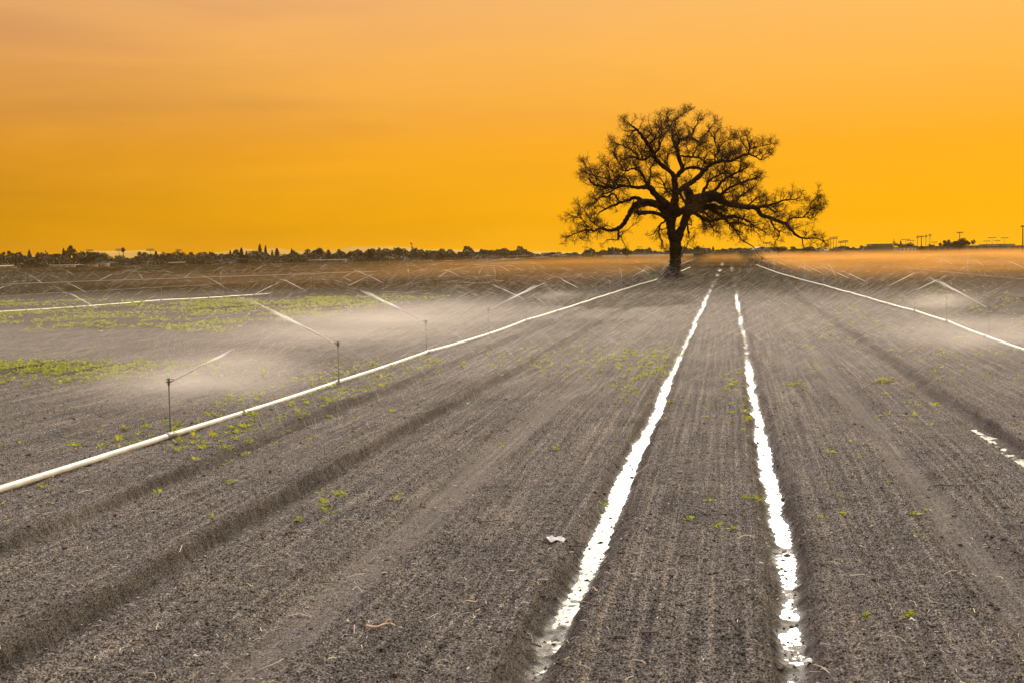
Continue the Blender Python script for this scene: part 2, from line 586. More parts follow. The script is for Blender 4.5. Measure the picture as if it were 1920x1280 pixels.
ys = [-80, -30, -10, 0, 2.5, 4.5, 6]
y = 7.0
while y < 900:
    ys.append(y)
    y *= 1.0016 if y < 60 else (1.004 if y < 160 else 1.012)
ys += [1000, 1200, 1500, 2000, 3000, 5000, 9000, 14000]
ys = np.array(ys)
ss = np.concatenate([[-6, -3, -1.8, -1.2, -1.0], np.arange(-0.86, 0.46, 0.0018), [0.6, 0.9, 1.5, 3, 6]])
wid = np.maximum(np.abs(ys) + 2.0, 9.0)
GX = ss[None, :] * wid[:, None]
GY = np.repeat(ys[:, None], len(ss), 1)
spc = np.maximum(np.gradient(GY, axis=0), np.gradient(GX, axis=1))
hh, calm = ground(GX.ravel(), GY.ravel(), True, spc.ravel() * 0.5)
gv = np.stack([GX.ravel(), GY.ravel(), hh], 1)
nr, nc = GX.shape
idx = np.arange(nr * nc).reshape(nr, nc)
gf = np.stack([idx[:-1, :-1], idx[:-1, 1:], idx[1:, 1:], idx[1:, :-1]], -1).reshape(-1, 4)
gme = mesh('field_ground', gv, gf)
crust = np.clip(calm * 0.9 + 0.25 * vnoise(gv[:, 0] / 0.9, gv[:, 1] / 3.0, 71), 0, 1)
a = gme.attributes.new('crust', 'FLOAT', 'POINT')
a.data.foreach_set('value', crust.astype(np.float32))


def greenness(X, Y):
    g = 0.5 * sstep(-21, -24, X) * sstep(52, 57, Y + 0.25 * (X + 28)) * (1 - sstep(84, 96, Y))         # the weedy strip around the second line
    g = np.maximum(g, sstep(60, 115, Y + 0.15 * X) * (0.92 + 0.12 * vnoise(X / 50, Y / 35, 81)))
    g = np.maximum(g, 0.8 * sstep(0.2, 0.6, vnoise(X / 6.0, Y / 11.0, 82)) * sstep(45, 70, Y))
    g = np.maximum(g, 0.5 * sstep(10, 14, X) * sstep(40, 60, Y))
    g = np.maximum(g, 0.9 * np.exp(-(((X + 20) / 3.2) ** 2 + ((Y - 34.4) / 1.6) ** 2)))
    return np.clip(g, 0, 1)


a = gme.attributes.new('green', 'FLOAT', 'POINT')
a.data.foreach_set('value', greenness(gv[:, 0], gv[:, 1]).astype(np.float32))
shade_damp = np.zeros(len(gv))  # painted shade on rut walls, damp soil along the water
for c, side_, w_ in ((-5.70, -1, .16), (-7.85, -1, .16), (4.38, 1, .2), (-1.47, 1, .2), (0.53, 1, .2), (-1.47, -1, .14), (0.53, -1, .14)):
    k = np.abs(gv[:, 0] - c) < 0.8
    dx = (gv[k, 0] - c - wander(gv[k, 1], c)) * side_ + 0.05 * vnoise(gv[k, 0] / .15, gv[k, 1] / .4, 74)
    shade_damp[k] = np.maximum(shade_damp[k], np.exp(-((dx - 0.13) / w_ * 1.3) ** 2) * (0.75 + .25 * vnoise(gv[k, 0] / .3, gv[k, 1] / .8, 75)))
a = gme.attributes.new('shade_damp', 'FLOAT', 'POINT')
a.data.foreach_set('value', shade_damp.astype(np.float32))
wet = np.zeros(len(gv))
for c in WET:
    k = np.abs(gv[:, 0] - c) < 0.6
    wet[k] = np.maximum(wet[k], 1 - sstep(WATER_Z + 0.004, WATER_Z + 0.045, hh[k] + 0.012 * vnoise(gv[k, 0] / 0.1, gv[k, 1] / 0.2, 73)))
a = gme.attributes.new('wet', 'FLOAT', 'POINT')
a.data.foreach_set('value', wet.astype(np.float32))
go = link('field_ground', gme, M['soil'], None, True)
tag(go, 'dark tilled field soil in long raised beds running to the horizon', kind='structure')

# water standing in the two middle furrows
for c in WET:
    yy = np.concatenate([np.arange(7.5, 60, 0.25), np.arange(60, 131, 1.0)])
    xo = wander(yy, c)
    v, f = [], []
    for i, (q, o_) in enumerate(zip(yy, xo)):
        v += [(c + o_ - 0.3, q, WATER_Z), (c + o_ + 0.3, q, WATER_Z)]
        if i:
            f.append((2 * i - 2, 2 * i - 1, 2 * i + 1, 2 * i))
    w = link('furrow_water', mesh('furrow_water', v, f), M['water'])
    tag(w, 'white shining water standing in the left of the two middle furrows' if c < 0 else 'white shining water standing in the right of the two middle furrows, broken by a clod dam', kind='structure')


yy = np.arange(15.5, 24, 0.25)
xo = wander(yy, 4.38)
v, f = [], []
for i, (q, o_) in enumerate(zip(yy, xo)):
    v += [(4.38 + o_ - 0.25, q, -0.1625), (4.38 + o_ + 0.25, q, -0.1625)]
    if i:
        f.append((2 * i - 2, 2 * i - 1, 2 * i + 1, 2 * i))
w = link('furrow_water', mesh('furrow_water', v, f), M['water'])
tag(w, 'small sliver of shining water in the furrow by the right edge', kind='structure')


def gz(x, y, detail=False):
    return float(ground(np.array([x]), np.array([y]), detail)[0][0])


# ------------------------------------------------------------------ clods, chaff, straw, grit
def ico_lumps(px, py, pz, rad, seed):
    """many squashed irregular octahedral lumps -> arrays"""
    n = len(px)
    g = np.random.default_rng(seed)
    base = np.array([(1, 0, 0), (0, 1, 0), (-1, 0, 0), (0, -1, 0), (0, 0, 1), (0, 0, -1),
                     (.72, .72, .1), (-.72, .72, -.1), (-.72, -.72, .1), (.72, -.72, -.1)], float)
    tri = np.array([(0, 6, 4), (6, 1, 4), (1, 7, 4), (7, 2, 4), (2, 8, 4), (8, 3, 4), (3, 9, 4), (9, 0, 4),
                    (6, 0, 5), (1, 6, 5), (7, 1, 5), (2, 7, 5), (8, 2, 5), (3, 8, 5), (9, 3, 5), (0, 9, 5)])
    v = base[None] * g.uniform(0.6, 1.35, (n, 10, 1)) * np.stack([g.uniform(.7, 1.4, n), g.uniform(.7, 1.4, n), g.uniform(.5, 1.0, n)], 1)[:, None, :]
    an = g.uniform(0, 6.28, n)
    ca, sa = np.cos(an)[:, None], np.sin(an)[:, None]
    x = v[:, :, 0] * ca - v[:, :, 1] * sa
    yv = v[:, :, 0] * sa + v[:, :, 1] * ca
    v = np.stack([x, yv, v[:, :, 2]], -1) * rad[:, None, None] + np.stack([px, py, pz], 1)[:, None, :]
    f = tri[None] + (np.arange(n) * 10)[:, None, None]
    return v.reshape(-1, 3), f.reshape(-1, 3)


def scatter(n, y0, y1, seed, power=1.0, s0=-0.75, s1=0.40):
    g = np.random.default_rng(seed)
    u = g.random(n)
    Y = y0 * (y1 / y0) ** (u ** power)
    X = g.uniform(s0, s1, n) * (Y + 2)
    return X, Y


X, Y = scatter(150000, 7.8, 34, 3)
hz, cm = ground(X, Y, True)
keep = (cm < 0.5) | (rng.random(len(X)) < 0.12)
X, Y, hz = X[keep], Y[keep], hz[keep]
rad = np.clip(rng.lognormal(math.log(0.0055), 0.5, len(X)), 0.0025, 0.042)
v, f = ico_lumps(X, Y, hz + rad * 0.05, rad, 5)
o = link('soil_clods', mesh('soil_clods', v, f), M['clod'])
tag(o, 'loose dark crumbs and clods lying all over the tilled beds', kind='stuff')
X, Y = scatter(4500, 7.6, 40, 33)
hz, cm = ground(X, Y, True)
rad = np.clip(rng.lognormal(math.log(0.0125), 0.45, len(X)), 0.007, 0.05)
v, f = ico_lumps(X, Y, hz + rad * 0.15, rad, 8)
o = link('big_clods', mesh('big_clods', v, f), M['clod'])
tag(o, 'larger dark clods scattered over the beds', kind='stuff')
X, Y = scatter(2600, 7.5, 45, 13)
hz, _ = ground(X, Y, True)
rad = np.clip(rng.lognormal(math.log(0.007), 0.4, len(X)), 0.003, 0.018)
v, f = ico_lumps(X, Y, hz + rad * 0.5, rad, 6)
o = link('pale_grit', mesh('pale_grit', v, f), M['stone'])
tag(o, 'pale pebbles and grit scattered on the dark soil', kind='stuff')

# clods standing in the furrow water
X, Y = [], []
for c in WET:
    q = 8.5 * 8.0 ** rng.random(170)
    X.append(c + wander(q, c) + rng.normal(0, .085, len(q)))
    Y.append(q)
X, Y = np.concatenate(X), np.concatenate(Y)
rad = np.clip(rng.lognormal(math.log(0.012), 0.5, len(X)), 0.005, 0.04)
v, f = ico_lumps(X, Y, np.full(len(X), WATER_Z) + rad * 0.1, rad, 15)
o = link('wet_clods', mesh('wet_clods', v, f), M['clod'])
tag(o, 'dark wet clods sticking out of the furrow water', kind='stuff')

# straw and stalk bits: short bent strips
n = 5200
X, Y = scatter(n, 7.6, 60, 23)
hz, _ = ground(X, Y, True)
ang = rng.uniform(0, 6.28, n)
ln = rng.lognormal(math.log(0.035), 0.55, n)
wd = rng.uniform(0.0015, 0.0045, n)
bend = rng.normal(0, 0.35, n) * ln
dx, dy = np.cos(ang), np.sin(ang)
tilt = np.abs(rng.normal(0, 0.18, n)) * ln
P = np.stack([X, Y, hz + 0.008], 1)
D = np.stack([dx, dy, np.zeros(n)], 1)
S = np.stack([-dy, dx, np.zeros(n)], 1)
Zv = np.array([[0, 0, 1.0]])
p0 = P - D * ln[:, None]
p1 = P + S * bend[:, None] + Zv * (0.006 + tilt[:, None])
p2 = P + D * ln[:, None] + Zv * tilt[:, None]
sv = S * wd[:, None] + Zv * (wd * rng.uniform(-.8, .8, n))[:, None]
v = np.stack([p0 - sv, p0 + sv, p1 - sv, p1 + sv, p2 - sv, p2 + sv], 1).reshape(-1, 3)
b6 = (np.arange(n) * 6)[:, None]
f = np.concatenate([b6 + np.array([[0, 1, 3, 2]]), b6 + np.array([[2, 3, 5, 4]])], 0)
o = link('straw_litter', mesh('straw_litter', v, f), M['straw'])
tag(o, 'dry straw and stalk bits littered over the soil', kind='stuff')


# ------------------------------------------------------------------ weeds
def weed_arrays(X, Y, size, seed, leaves=9, lift=0.5):
    """small broad-leaved weeds: each a rosette of folded leaves on short stalks"""
    g = np.random.default_rng(seed)
    n = len(X)
    hz, _ = ground(X, Y, True)
    az = g.uniform(0, 6.28, (n, leaves))
    el = g.uniform(0.1, 1.2, (n, leaves))
    L_ = size[:, None] * g.uniform(0.5, 1.1, (n, leaves))
    wd = L_ * g.uniform(0.22, 0.36, (n, leaves))
    base = np.stack([X, Y, hz], 1)[:, None, :] + np.stack([np.cos(az) * size[:, None] * .25, np.sin(az) * size[:, None] * .25, np.abs(g.normal(0, .35, az.shape)) * size[:, None] * lift], -1)
    d = np.stack([np.cos(az) * np.cos(el), np.sin(az) * np.cos(el), np.sin(el)], -1)
    s = np.stack([-np.sin(az), np.cos(az), g.normal(0, .3, az.shape)], -1)
    mid = base + d * (L_ * 0.5)[..., None]
    tip = base + d * L_[..., None] - np.array([0, 0, 1.0]) * (L_ * 0.18)[..., None]
    q = np.stack([base, mid - s * wd[..., None], tip, mid + s * wd[..., None]], 2)
    v = q.reshape(-1, 3)
    f = np.arange(len(v)).reshape(-1, 4)
    return v, f


def weeds(name, X, Y, size, label, seed, leaves=9):
    v, f = weed_arrays(np.asarray(X), np.asarray(Y), np.asarray(size), seed, leaves)
    o = link(name, mesh(name, v, f), M['weed'])
    return tag(o, label, kind='stuff')


g = np.random.default_rng(91)
X = g.uniform(-60, -15, 30000)
Y = g.uniform(48, 100, 30000)
k = (vnoise(X / 2.2, Y / 2.8, 83) * 0.65 + 0.2 > g.random(len(X))) & (X < -20.5) & (Y + .25 * (X + 28) > 52) & (Y < 94) & (X > -0.62 * Y)
weeds('weeds', X[k], Y[k], g.uniform(0.07, 0.21, k.sum()), 'band of bright yellow green weeds around the second sprinkler line', 1, 8)
X = np.concatenate([g.normal(-20.3, 2.6, 900), g.normal(-16, 2.6, 200)])
Y = np.concatenate([g.normal(34.4, 1.2, 900), g.normal(31.8, 1.3, 200)])
weeds('weeds', X, Y, g.uniform(0.05, 0.15, len(X)), 'patch of yellow green weeds at the left edge of the field before the sprinkler line', 2)
Y = 19.5 + 18 * g.random(360) ** 1.3
X = np.where(g.random(360) < .45, g.normal(-10.3, .55, 360), g.normal(-8.6, .55, 360))
weeds('weeds', X, Y, g.uniform(0.04, 0.13, 360), 'small weeds growing along both sides of the near white pipe', 3)
X = np.concatenate([g.normal(-5.6, .8, 90), g.normal(-3.4, .5, 90), g.normal(-2.1, .35, 160), g.normal(0.1, .22, 40)])
Y = np.concatenate([g.normal(38, 3, 90), g.normal(38, 3, 90), g.normal(35, 4.5, 160), g.normal(29, 4, 40)])
weeds('weeds', X, Y, g.uniform(0.04, 0.12, len(X)), 'green weed patches on the beds left of the middle furrows', 4)
X, Y = scatter(900, 14, 120, 95)
k = np.abs(vnoise(X / 1.6, Y / 4.0, 84)) > 0.42
weeds('weeds', X[k], Y[k], g.uniform(0.03, 0.10, k.sum()), 'scattered small green seedlings and weeds across the tilled beds', 5)
X = np.concatenate([g.uniform(2, 8.5, 420), g.uniform(9.2, 22, 700)])
Y = np.concatenate([g.uniform(22, 75, 420), g.uniform(42, 95, 700)])
k = vnoise(X / 1.2, Y / 3.5, 85) > 0.1
weeds('weeds', X[k], Y[k], g.uniform(0.04, 0.13, k.sum()), 'thin yellow green weeds on the beds beside the right pipe', 6)


def weed_tuft(px, py, size, label, dry=False):
    x, y = gpt(px, py)
    e = empty('weed_tuft', (x, y, gz(x, y)))
    tag(e, label, 'weed', 'single weed tufts on the beds')
    g = np.random.default_rng(int(px * 7 + py))
    k = 7
    v, f = weed_arrays(x + g.normal(0, size * .55, k), y + g.normal(0, size * .55, k), size * g.uniform(.5, 1, k), int(px), 8, 0.9)
    v -= np.array([x, y, gz(x, y)])
    link('leaves', mesh('leaves', v, f), M['weed'], e)
    if dry:
        k = 26
        v, f = weed_arrays(x + g.normal(0, size * 1.5, k), y + g.normal(0, size * 1.3, k), size * g.uniform(.3, .8, k), int(px) + 1, 5, 0.2)
        v -= np.array([x, y, gz(x, y)])
        link('dry_leaves', mesh('dry_leaves', v, f), M['dry'], e)
    return e


for a_ in [(1660, 716, .17, 'bushy green weed sitting in a mat of dry straw on the right beds', True),
           (1485, 722, .12, 'low spreading green weed just right of the right wet furrow', False),
           (1706, 1160, .05, 'small pale seedling with a yellow leaf low on the right bed', False),
           (1580, 964, .05, 'tiny green seedling on the bed beside the clod dam', False),
           (1382, 720, .10, 'green weed on the left lip of the right wet furrow', False),
           (1410, 936, .06, 'little weed near the right furrow above the clod dam', False),
           (942, 826, .05, 'small weed alone on the smooth track left of the middle furrows', False),
           (1625, 1155, .04, 'tiny sprout left of the pale seedling', False)]:
    weed_tuft(*a_)


# ------------------------------------------------------------------ litter one can pick out
def stick(px, py, ln, ang, rad, label, kink=0.15, fork=False, mat='stick', lift=0.02):
    x, y = gpt(px, py)
    g = random.Random(int(px + py))
    mb = MB()
    pts = []
    for i in range(6):
        s = (i / 5 - 0.5) * ln
        off = g.uniform(-1, 1) * kink * ln * 0.4
        pts.append((math.cos(ang) * s - math.sin(ang) * off, math.sin(ang) * s + math.cos(ang) * off, lift + 0.03 * abs(math.sin(i * 1.3)) * ln))
    mb.tube(pts, np.linspace(rad, rad * 0.5, 6), 6)
    if fork:
        q = pts[3]
        mb.tube([q, (q[0] + ln * .16 * math.cos(ang + .8), q[1] + ln * .16 * math.sin(ang + .8), q[2] + .03), (q[0] + ln * .3 * math.cos(ang + .6), q[1] + ln * .3 * math.sin(ang + .6), q[2] + .02)], [rad * .6, rad * .5, rad * .3], 6)
    o = mb.build('stick', M[mat], None, True, (x, y, gz(x, y, True)))
    return tag(o, label, 'stick', 'sticks lying on the beds')


stick(1782, 915, 0.42, 0.15, 0.009, 'thin straight twig lying across the pale track on the right')
stick(1070, 1022, 0.40, -0.5, 0.010, 'bent twig lying at the left lip of the left wet furrow', .3, True)
stick(925, 975, 0.34, 0.1, 0.008, 'crooked brown twig on the bed left of the white plastic scrap', .4)
stick(985, 1195, 0.42, 2.2, 0.008, 'long twig poking over the near end of the left wet furrow', .3, True)
stick(1290, 1043, 0.16, 0.0, 0.011, 'short stub of stalk on the bed between the two wet furrows')
stick(1230, 1193, 0.26, 0.6, 0.009, 'short bent stalk low on the bed between the wet furrows', .4)
stick(885, 1130, 0.22, 0.7, 0.013, 'curled pale root lying left of the left wet furrow', .6, False, 'husk')
stick(715, 1188, 0.24, 0.2, 0.012, 'tangled pale stalk near the lower edge of the left beds', .6, True, 'husk')
stick(605, 1085, 0.32, 0.2, 0.007, 'dark thin stick on the smooth track of the left beds')
stick(655, 977, 0.20, 0.3, 0.006, 'thin light twig on the bed above the smooth track', .3, False, 'husk')
stick(180, 838, 0.45, 0.4, 0.008, 'thin grey stick lying beyond the near pipe')
stick(290, 1180, 0.3, 0.15, 0.008, 'dark curved stick on the left beds near the lower edge', .3)

x, y = gpt(1040, 1013)
e = empty('plastic_scrap', (x, y, gz(x, y, True)))
tag(e, 'torn white plastic scrap caught on a twig beside the left wet furrow', 'plastic scrap')
g = np.random.default_rng(5)
nu, nv = 14, 5
uu, vv = np.meshgrid(np.linspace(0, 1, nu), np.linspace(0, 1, nv))
sx = -0.14 + 0.30 * uu
sy = 0.03 - 0.12 * uu + 0.07 * (vv - .5) * (1.2 - .6 * uu + .4 * np.sin(uu * 17))
sz = 0.03 + 0.022 * np.sin(uu * 14 + vv * 5) + 0.018 * np.cos(vv * 9 + uu * 6) + 0.01 * g.random(uu.shape)
ii = np.arange(nu * nv).reshape(nv, nu)
link('film', mesh('film', np.stack([sx, sy, sz], -1).reshape(-1, 3), np.stack([ii[:-1, :-1], ii[:-1, 1:], ii[1:, 1:], ii[1:, :-1]], -1).reshape(-1, 4)), M['plastic'], e, True)
mb = MB()
mb.tube([(-.22, .03, .015), (-.08, .02, .02), (.06, -.03, .02), (.15, -.05, .02), (.17, -.12, .015)], [.004, .007, .007, .006, .003], 6)
mb.build('twig', M['husk'], e, True)


def scrap(name, px, py, s, mat, label, cat):
    x, y = gpt(px, py)
    g = np.random.default_rng(int(px))
    nu, nv = 9, 7
    uu, vv = np.meshgrid(np.linspace(-1, 1, nu), np.linspace(-1, 1, nv))
    z = s * (0.35 + 0.28 * np.sin(uu * 3 + g.random() * 6) + 0.2 * np.cos(vv * 4 + uu * 2) + 0.1 * g.random(uu.shape))
    P = np.stack([s * uu * (1 - .25 * np.abs(vv)), s * 0.7 * vv * (1 - .3 * uu ** 2), z], -1)
    ii = np.arange(nu * nv).reshape(nv, nu)
    o = link(name, mesh(name, P.reshape(-1, 3), np.stack([ii[:-1, :-1], ii[:-1, 1:], ii[1:, 1:], ii[1:, :-1]], -1).reshape(-1, 4)), M[mat], None, True, (x, y, gz(x, y, True)))
    return tag(o, label, cat)


scrap('paper_scrap', 1517, 1219, 0.05, 'plastic', 'crumpled greyish paper scrap in the near end of the right wet furrow', 'litter')
scrap('plastic_chip', 878, 758, 0.06, 'blueplastic', 'pale blue plastic chip on the beds right of the near pipe', 'litter')
scrap('corn_husk', 1119, 1108, 0.045, 'husk', 'curled pale brown husk on the bed just right of the left wet furrow', 'husk')
scrap('leaf_curl', 1712, 1166, 0.03, 'plastic', 'small whitish curled leaf beside the pale seedling on the right bed', 'leaf')
scrap('snail_shell', 575, 1127, 0.022, 'husk', 'tiny pale orange shell lying low on the left beds', 'shell')


# ------------------------------------------------------------------ irrigation lines
def path_at(path, y):
    P = np.array(path)
    return float(np.interp(y, P[:, 1], P[:, 0]))


def pipe_line(path, y_first, spacing, label, mat, rad=0.055, seed=0, sink=0.0):
    """one coupled lateral: straight 9 m lengths that jog slightly at every coupler"""
    y0, y1 = path[0][1], path[-1][1]
    js = [y_first - spacing * k for k in range(1, 9) if y_first - spacing * k > y0][::-1] + list(np.arange(y_first, y1, spacing))
    ysx = [y0] + [j for j in js if y0 + .5 < j < y1 - .5] + [y1]
    g = np.random.default_rng(seed)
    pts = []
    for j in ysx:
        x = path_at(path, j) + g.normal(0, 0.045)
        pts.append((x, j, max(gz(x, j), -0.03) + rad + 0.012 - sink - (0.14 * float(sstep(92, 112, j)) if path is THIRD else 0)))
    e = empty('irrigation_pipe', (pts[0][0], pts[0][1], pts[0][2]))
    tag(e, label, 'pipe', 'sprinkler pipes across the field')
    o0 = np.array(pts[0])
    mb = MB()
    fine = []
    for a, b in zip(pts[:-1], pts[1:]):
        for q in np.linspace(0, 1, 7)[:-1]:
            p_ = np.array(a) * (1 - q) + np.array(b) * q
            p_[2] -= 0.018 * math.sin(q * math.pi)
            fine.append(p_ - o0)
    fine.append(np.array(pts[-1]) - o0)
    mb.tube(fine, rad, 14)
    mb.build('tube', M[mat], e, True)
    for j in pts[1:-1]:
        if j[1] > 110:
            break
        c = np.array(j) - o0
        cb = MB()
        cb.tube([c + (0, -0.20, 0), c + (0, -0.17, 0), c + (0, .10, 0), c + (0, .13, 0)], [rad + .002, rad + .012, rad + .012, rad + .002], 14)
        cb.tube([c + (rad + .004, -0.12, .0), c + (rad + .045, -.10, .02), c + (rad + .05, -.02, .05)], 0.008, 6)     # the latch
        cb.build('coupler', M['coupler'], e, True)
    return pts


LEFT = [(-10.05, 9), (-9.74, 15.76), (-9.57, 20.76), (-9.38, 29.96), (-9.37, 39.31), (-9.1, 48), (-9.08, 57.3), (-8.8, 75), (-8.6, 95), (-8.35, 110), (-8.1, 125), (-7.6, 148), (-7.2, 185), (-7.0, 240)]
RIGHT = [(8.45, 26), (8.55, 40), (8.6, 45), (8.72, 57), (8.68, 66), (8.25, 90), (7.4, 120), (6.6, 160), (6.0, 200), (5.5, 260)]
SECOND = [(-27.4, 40), (-27.1, 52), (-27.0, 90), (-26.4, 130), (-25.5, 190)]
THIRD = [(-45.5, 60), (-44.47, 72.74), (-42.5, 80), (-39.9, 102), (-38.8, 121)]
FOURTH = [(-66, 95), (-64, 120), (-61, 160)]
FIFTH = [(-100, 160), (-92.9, 184.5), (-79.2, 218), (-70, 250)]
FARR = [(26.5, 60), (26.8, 110), (26, 200)]
pipe_line(LEFT, 20.76, 9.15, 'near white pipe running from the left edge of the field to the oak', 'pipe', 0.050, 1)
pipe_line(RIGHT, 44.9, 9.15, 'white pipe on the right running from the right edge to the vanishing rows', 'pipe', 0.050, 2)
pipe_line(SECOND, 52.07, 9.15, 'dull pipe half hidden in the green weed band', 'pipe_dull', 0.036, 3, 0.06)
pipe_line(THIRD, 80.0, 9.15, 'long thin pale pipe just beyond the green weed band', 'pipe', 0.055, 4)
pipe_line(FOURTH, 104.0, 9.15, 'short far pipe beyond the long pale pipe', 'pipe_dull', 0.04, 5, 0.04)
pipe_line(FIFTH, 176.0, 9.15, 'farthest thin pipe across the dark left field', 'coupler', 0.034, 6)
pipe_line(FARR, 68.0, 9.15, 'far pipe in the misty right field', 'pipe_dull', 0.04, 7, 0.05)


# --- the sprinkler: riser, head, jet
def streaks(P, D, ln, wd, seed):
    """thin slivers of water: centre P, unit direction D, length, half width"""
    g = np.random.default_rng(seed)
    n = len(P)
    q = g.normal(size=(n, 3))
    s = np.cross(D, q)
    s /= np.linalg.norm(s, axis=1)[:, None] + 1e-9
    a = P - D * ln[:, None] * .5
    b = P + D * ln[:, None] * .5
    mid = P + s * wd[:, None]
    mid2 = P - s * wd[:, None]
    v = np.stack([a, mid, b, mid2], 1).reshape(-1, 3)
    return v, np.arange(4 * n).reshape(-1, 4)


V0, EL = 14.0, R(27)


def arc(s):
    """position along the stream and its unit direction, in the jet's own x-z plane"""
    tt = s / V0 * (1 + 0.02 * s)
    x = V0 * math.cos(EL) * tt / (1 + 0.03 * s)
    z = V0 * math.sin(EL) * tt - 4.9 * tt * tt
    return x, z


def jet_mesh(seed, reach=1.0, core=340, fall=700, thin=1.0):
    g = np.random.default_rng(seed)
    # the solid stream, fraying as it goes
    s = np.concatenate([g.uniform(0.03, 1.3 * reach, core // 2), g.exponential(1.15, core) * reach + .05])
    s = s[s < 5.5 * reach]
    ds = 0.05
    x, z = arc(s)
    x2, z2 = arc(s + ds)
    D = np.stack([x2 - x, np.zeros_like(x), z2 - z], 1)
    D /= np.linalg.norm(D, axis=1)[:, None]
    sp = 0.003 + 0.003 * s + 0.0045 * s * s
    n = len(s)
    P = np.stack([x, g.normal(0, 1, n) * sp, z + g.normal(0, 1, n) * sp - np.abs(g.normal(0, .012, n)) * s], 1)
    D = D + g.normal(0, .012, (n, 3))
    D /= np.linalg.norm(D, axis=1)[:, None]
    ln = g.uniform(.25, .6, n)
    ln = np.minimum(ln, s * 1.9)
    va, fa = streaks(P, D, ln, np.clip(0.0080 - 0.0018 * s + 0.0006 * g.normal(size=n), .0012, .0085) * thin, seed + 1)
    # drops that leave the stream and fall
    s = g.uniform(1.2, 8.5, fall) ** 1.0
    x, z = arc(s)
    dep = g.random(fall) ** 1.6
    zz = np.maximum(z + 0.85, 0.15)
    drop = zz * dep
    x2, z2 = arc(s + .1)
    vx = (x2 - x) * (1 - .65 * dep)
    vz = (z2 - z) - 0.16 * dep
    D = np.stack([vx, g.normal(0, .008, fall), vz], 1)
    D /= np.linalg.norm(D, axis=1)[:, None]
    sp = .02 + .10 * s * (.4 + dep)
    P = np.stack([x * (1 - .12 * dep) + g.normal(0, .3, fall), g.normal(0, .5, fall) * sp, z - drop], 1)
    vb, fb = streaks(P, D, g.uniform(.15, .45, fall), g.uniform(.0006, .0014, fall), seed + 2)
    return mesh('jet', np.concatenate([va, vb]), np.concatenate([fa, fb + len(va)]))


RH = 0.84
rb = MB()
rb.tube([(0, 0, 0), (0, 0, 0.06), (0, 0, RH - .02)], [0.017, 0.0125, 0.0125], 8)
rb.tube([(0, 0, -.03), (0, 0, .035)], 0.028, 8)
rme = mesh('riser', rb.v, rb.f)
rme.materials.append(M['riser'])
hb_ = MB()
hb_.tube([(0, 0, -.02), (0, 0, .03)], [.021, .018], 8)
hb_.tube([(0, 0, .02), (.03, 0, .035), (.085, 0, .062)], [.014, .012, .008], 8)           # nozzle
hb_.tube([(0, 0, .025), (-.035, 0, .03), (-.055, 0, .045)], [.012, .010, .007], 8)       # spreader nozzle
hb_.box(-.012, .012, -.035, -.026, .02, .095)
hb_.box(-.012, .012, .026, .035, .02, .095)
hb_.box(-.012, .012, -.035, .035, .0952, .105)                                            # bridge
hb_.tube([(-.05, -.01, .078), (.0, 0, .082), (.075, .008, .080), (.10, .02, .072)], [.009, .006, .006, .011], 6)   # impact arm
hme = mesh('head', hb_.v, hb_.f)
hme.materials.append(M['head'])
JETS = [jet_mesh(200 + 10 * i, rr) for i, rr in enumerate((0.2, 0.62, 0.66, 0.72, 0.6))]
JETS += [jet_mesh(290 + 10 * i, rr, 70, 420, 0.55) for i, rr in enumerate((0.7, 0.8, 0.55))]
for j in JETS:
    j.materials.append(M['spray'])


def sprinkler(x, y, z, az, label, jet=1, group='sprinklers on risers along the pipes', s=1.0):
    """az: direction the jet flies, degrees from +X; jet None = between sweeps"""
    e = empty('sprinkler', (x, y, z), R(az))
    tag(e, label, 'sprinkler', group)
    o = bpy.data.objects.new('riser', rme)
    COL.objects.link(o)
    o.parent = e
    o.scale = (1, 1, s)
    hd = bpy.data.objects.new('head', hme)
    COL.objects.link(hd)
    hd.parent = e
    hd.location = (0, 0, RH * s)
    if jet is not None:
        jo = bpy.data.objects.new('jet', JETS[jet])
        COL.objects.link(jo)
        jo.parent = e
        jo.location = (.085, 0, RH * s + .062)
        jo['kind'] = 'stuff'
    return e


def row(path, ys_, azs, labels, default, jets=None, s=1.0):
    g = random.Random(len(ys_) + int(path[0][0] * 10))
    for i, y in enumerate(ys_):
        x = path_at(path, y)
        az = azs[i] if i < len(azs) else g.choice((g.uniform(-30, 40), g.uniform(140, 215), g.uniform(60, 120), g.uniform(230, 300)))
        lab = labels[i] if i < len(labels) else default
        j = jets[i] if jets and i < len(jets) else (g.choice((1, 2, 3, 4) if y < 58 else (5, 6, 7)) if g.random() < .8 else None)
        sprinkler(x, y, gz(x, y) + 0.09, az, lab, j, s=s)


row(LEFT, [20.76 + 9.15 * k for k in range(22)], [8, 172, 170, -6, 178, 95, 165, 60, 172, 100, -10],
    ['nearest sprinkler on the left pipe, throwing a short jet to the right', 'second sprinkler along the near pipe, its long jet flying left', 'third sprinkler along the near pipe, its jet flying left over pale mist',
     'fourth sprinkler along the near pipe, its jet flying right', 'fifth sprinkler along the near pipe, its jet flying left', 'sixth sprinkler along the near pipe with a small pale puff at its head',
     'seventh sprinkler along the near pipe with a short jet to the left', 'eighth sprinkler along the near pipe, thin post near the oak'],
    'small far sprinkler in the row leading up to the oak', [0, 3, 2, 1, 6, None, 0, None], 1.02)
row(RIGHT, [44.9 + 9.15 * k for k in range(18)], [140, 95, 10, 12, 168, 170],
    ['nearest sprinkler on the right pipe, throwing a steep jet to the left', 'second sprinkler on the right pipe with a pale puff at its head', 'third sprinkler on the right pipe, its jet flying right', 'fourth sprinkler on the right pipe, its jet flying right', 'fifth sprinkler on the right pipe, its jet flying left'],
    'small far sprinkler in the misty row on the right pipe', [1, None, 6, 5, 6], 1.05)
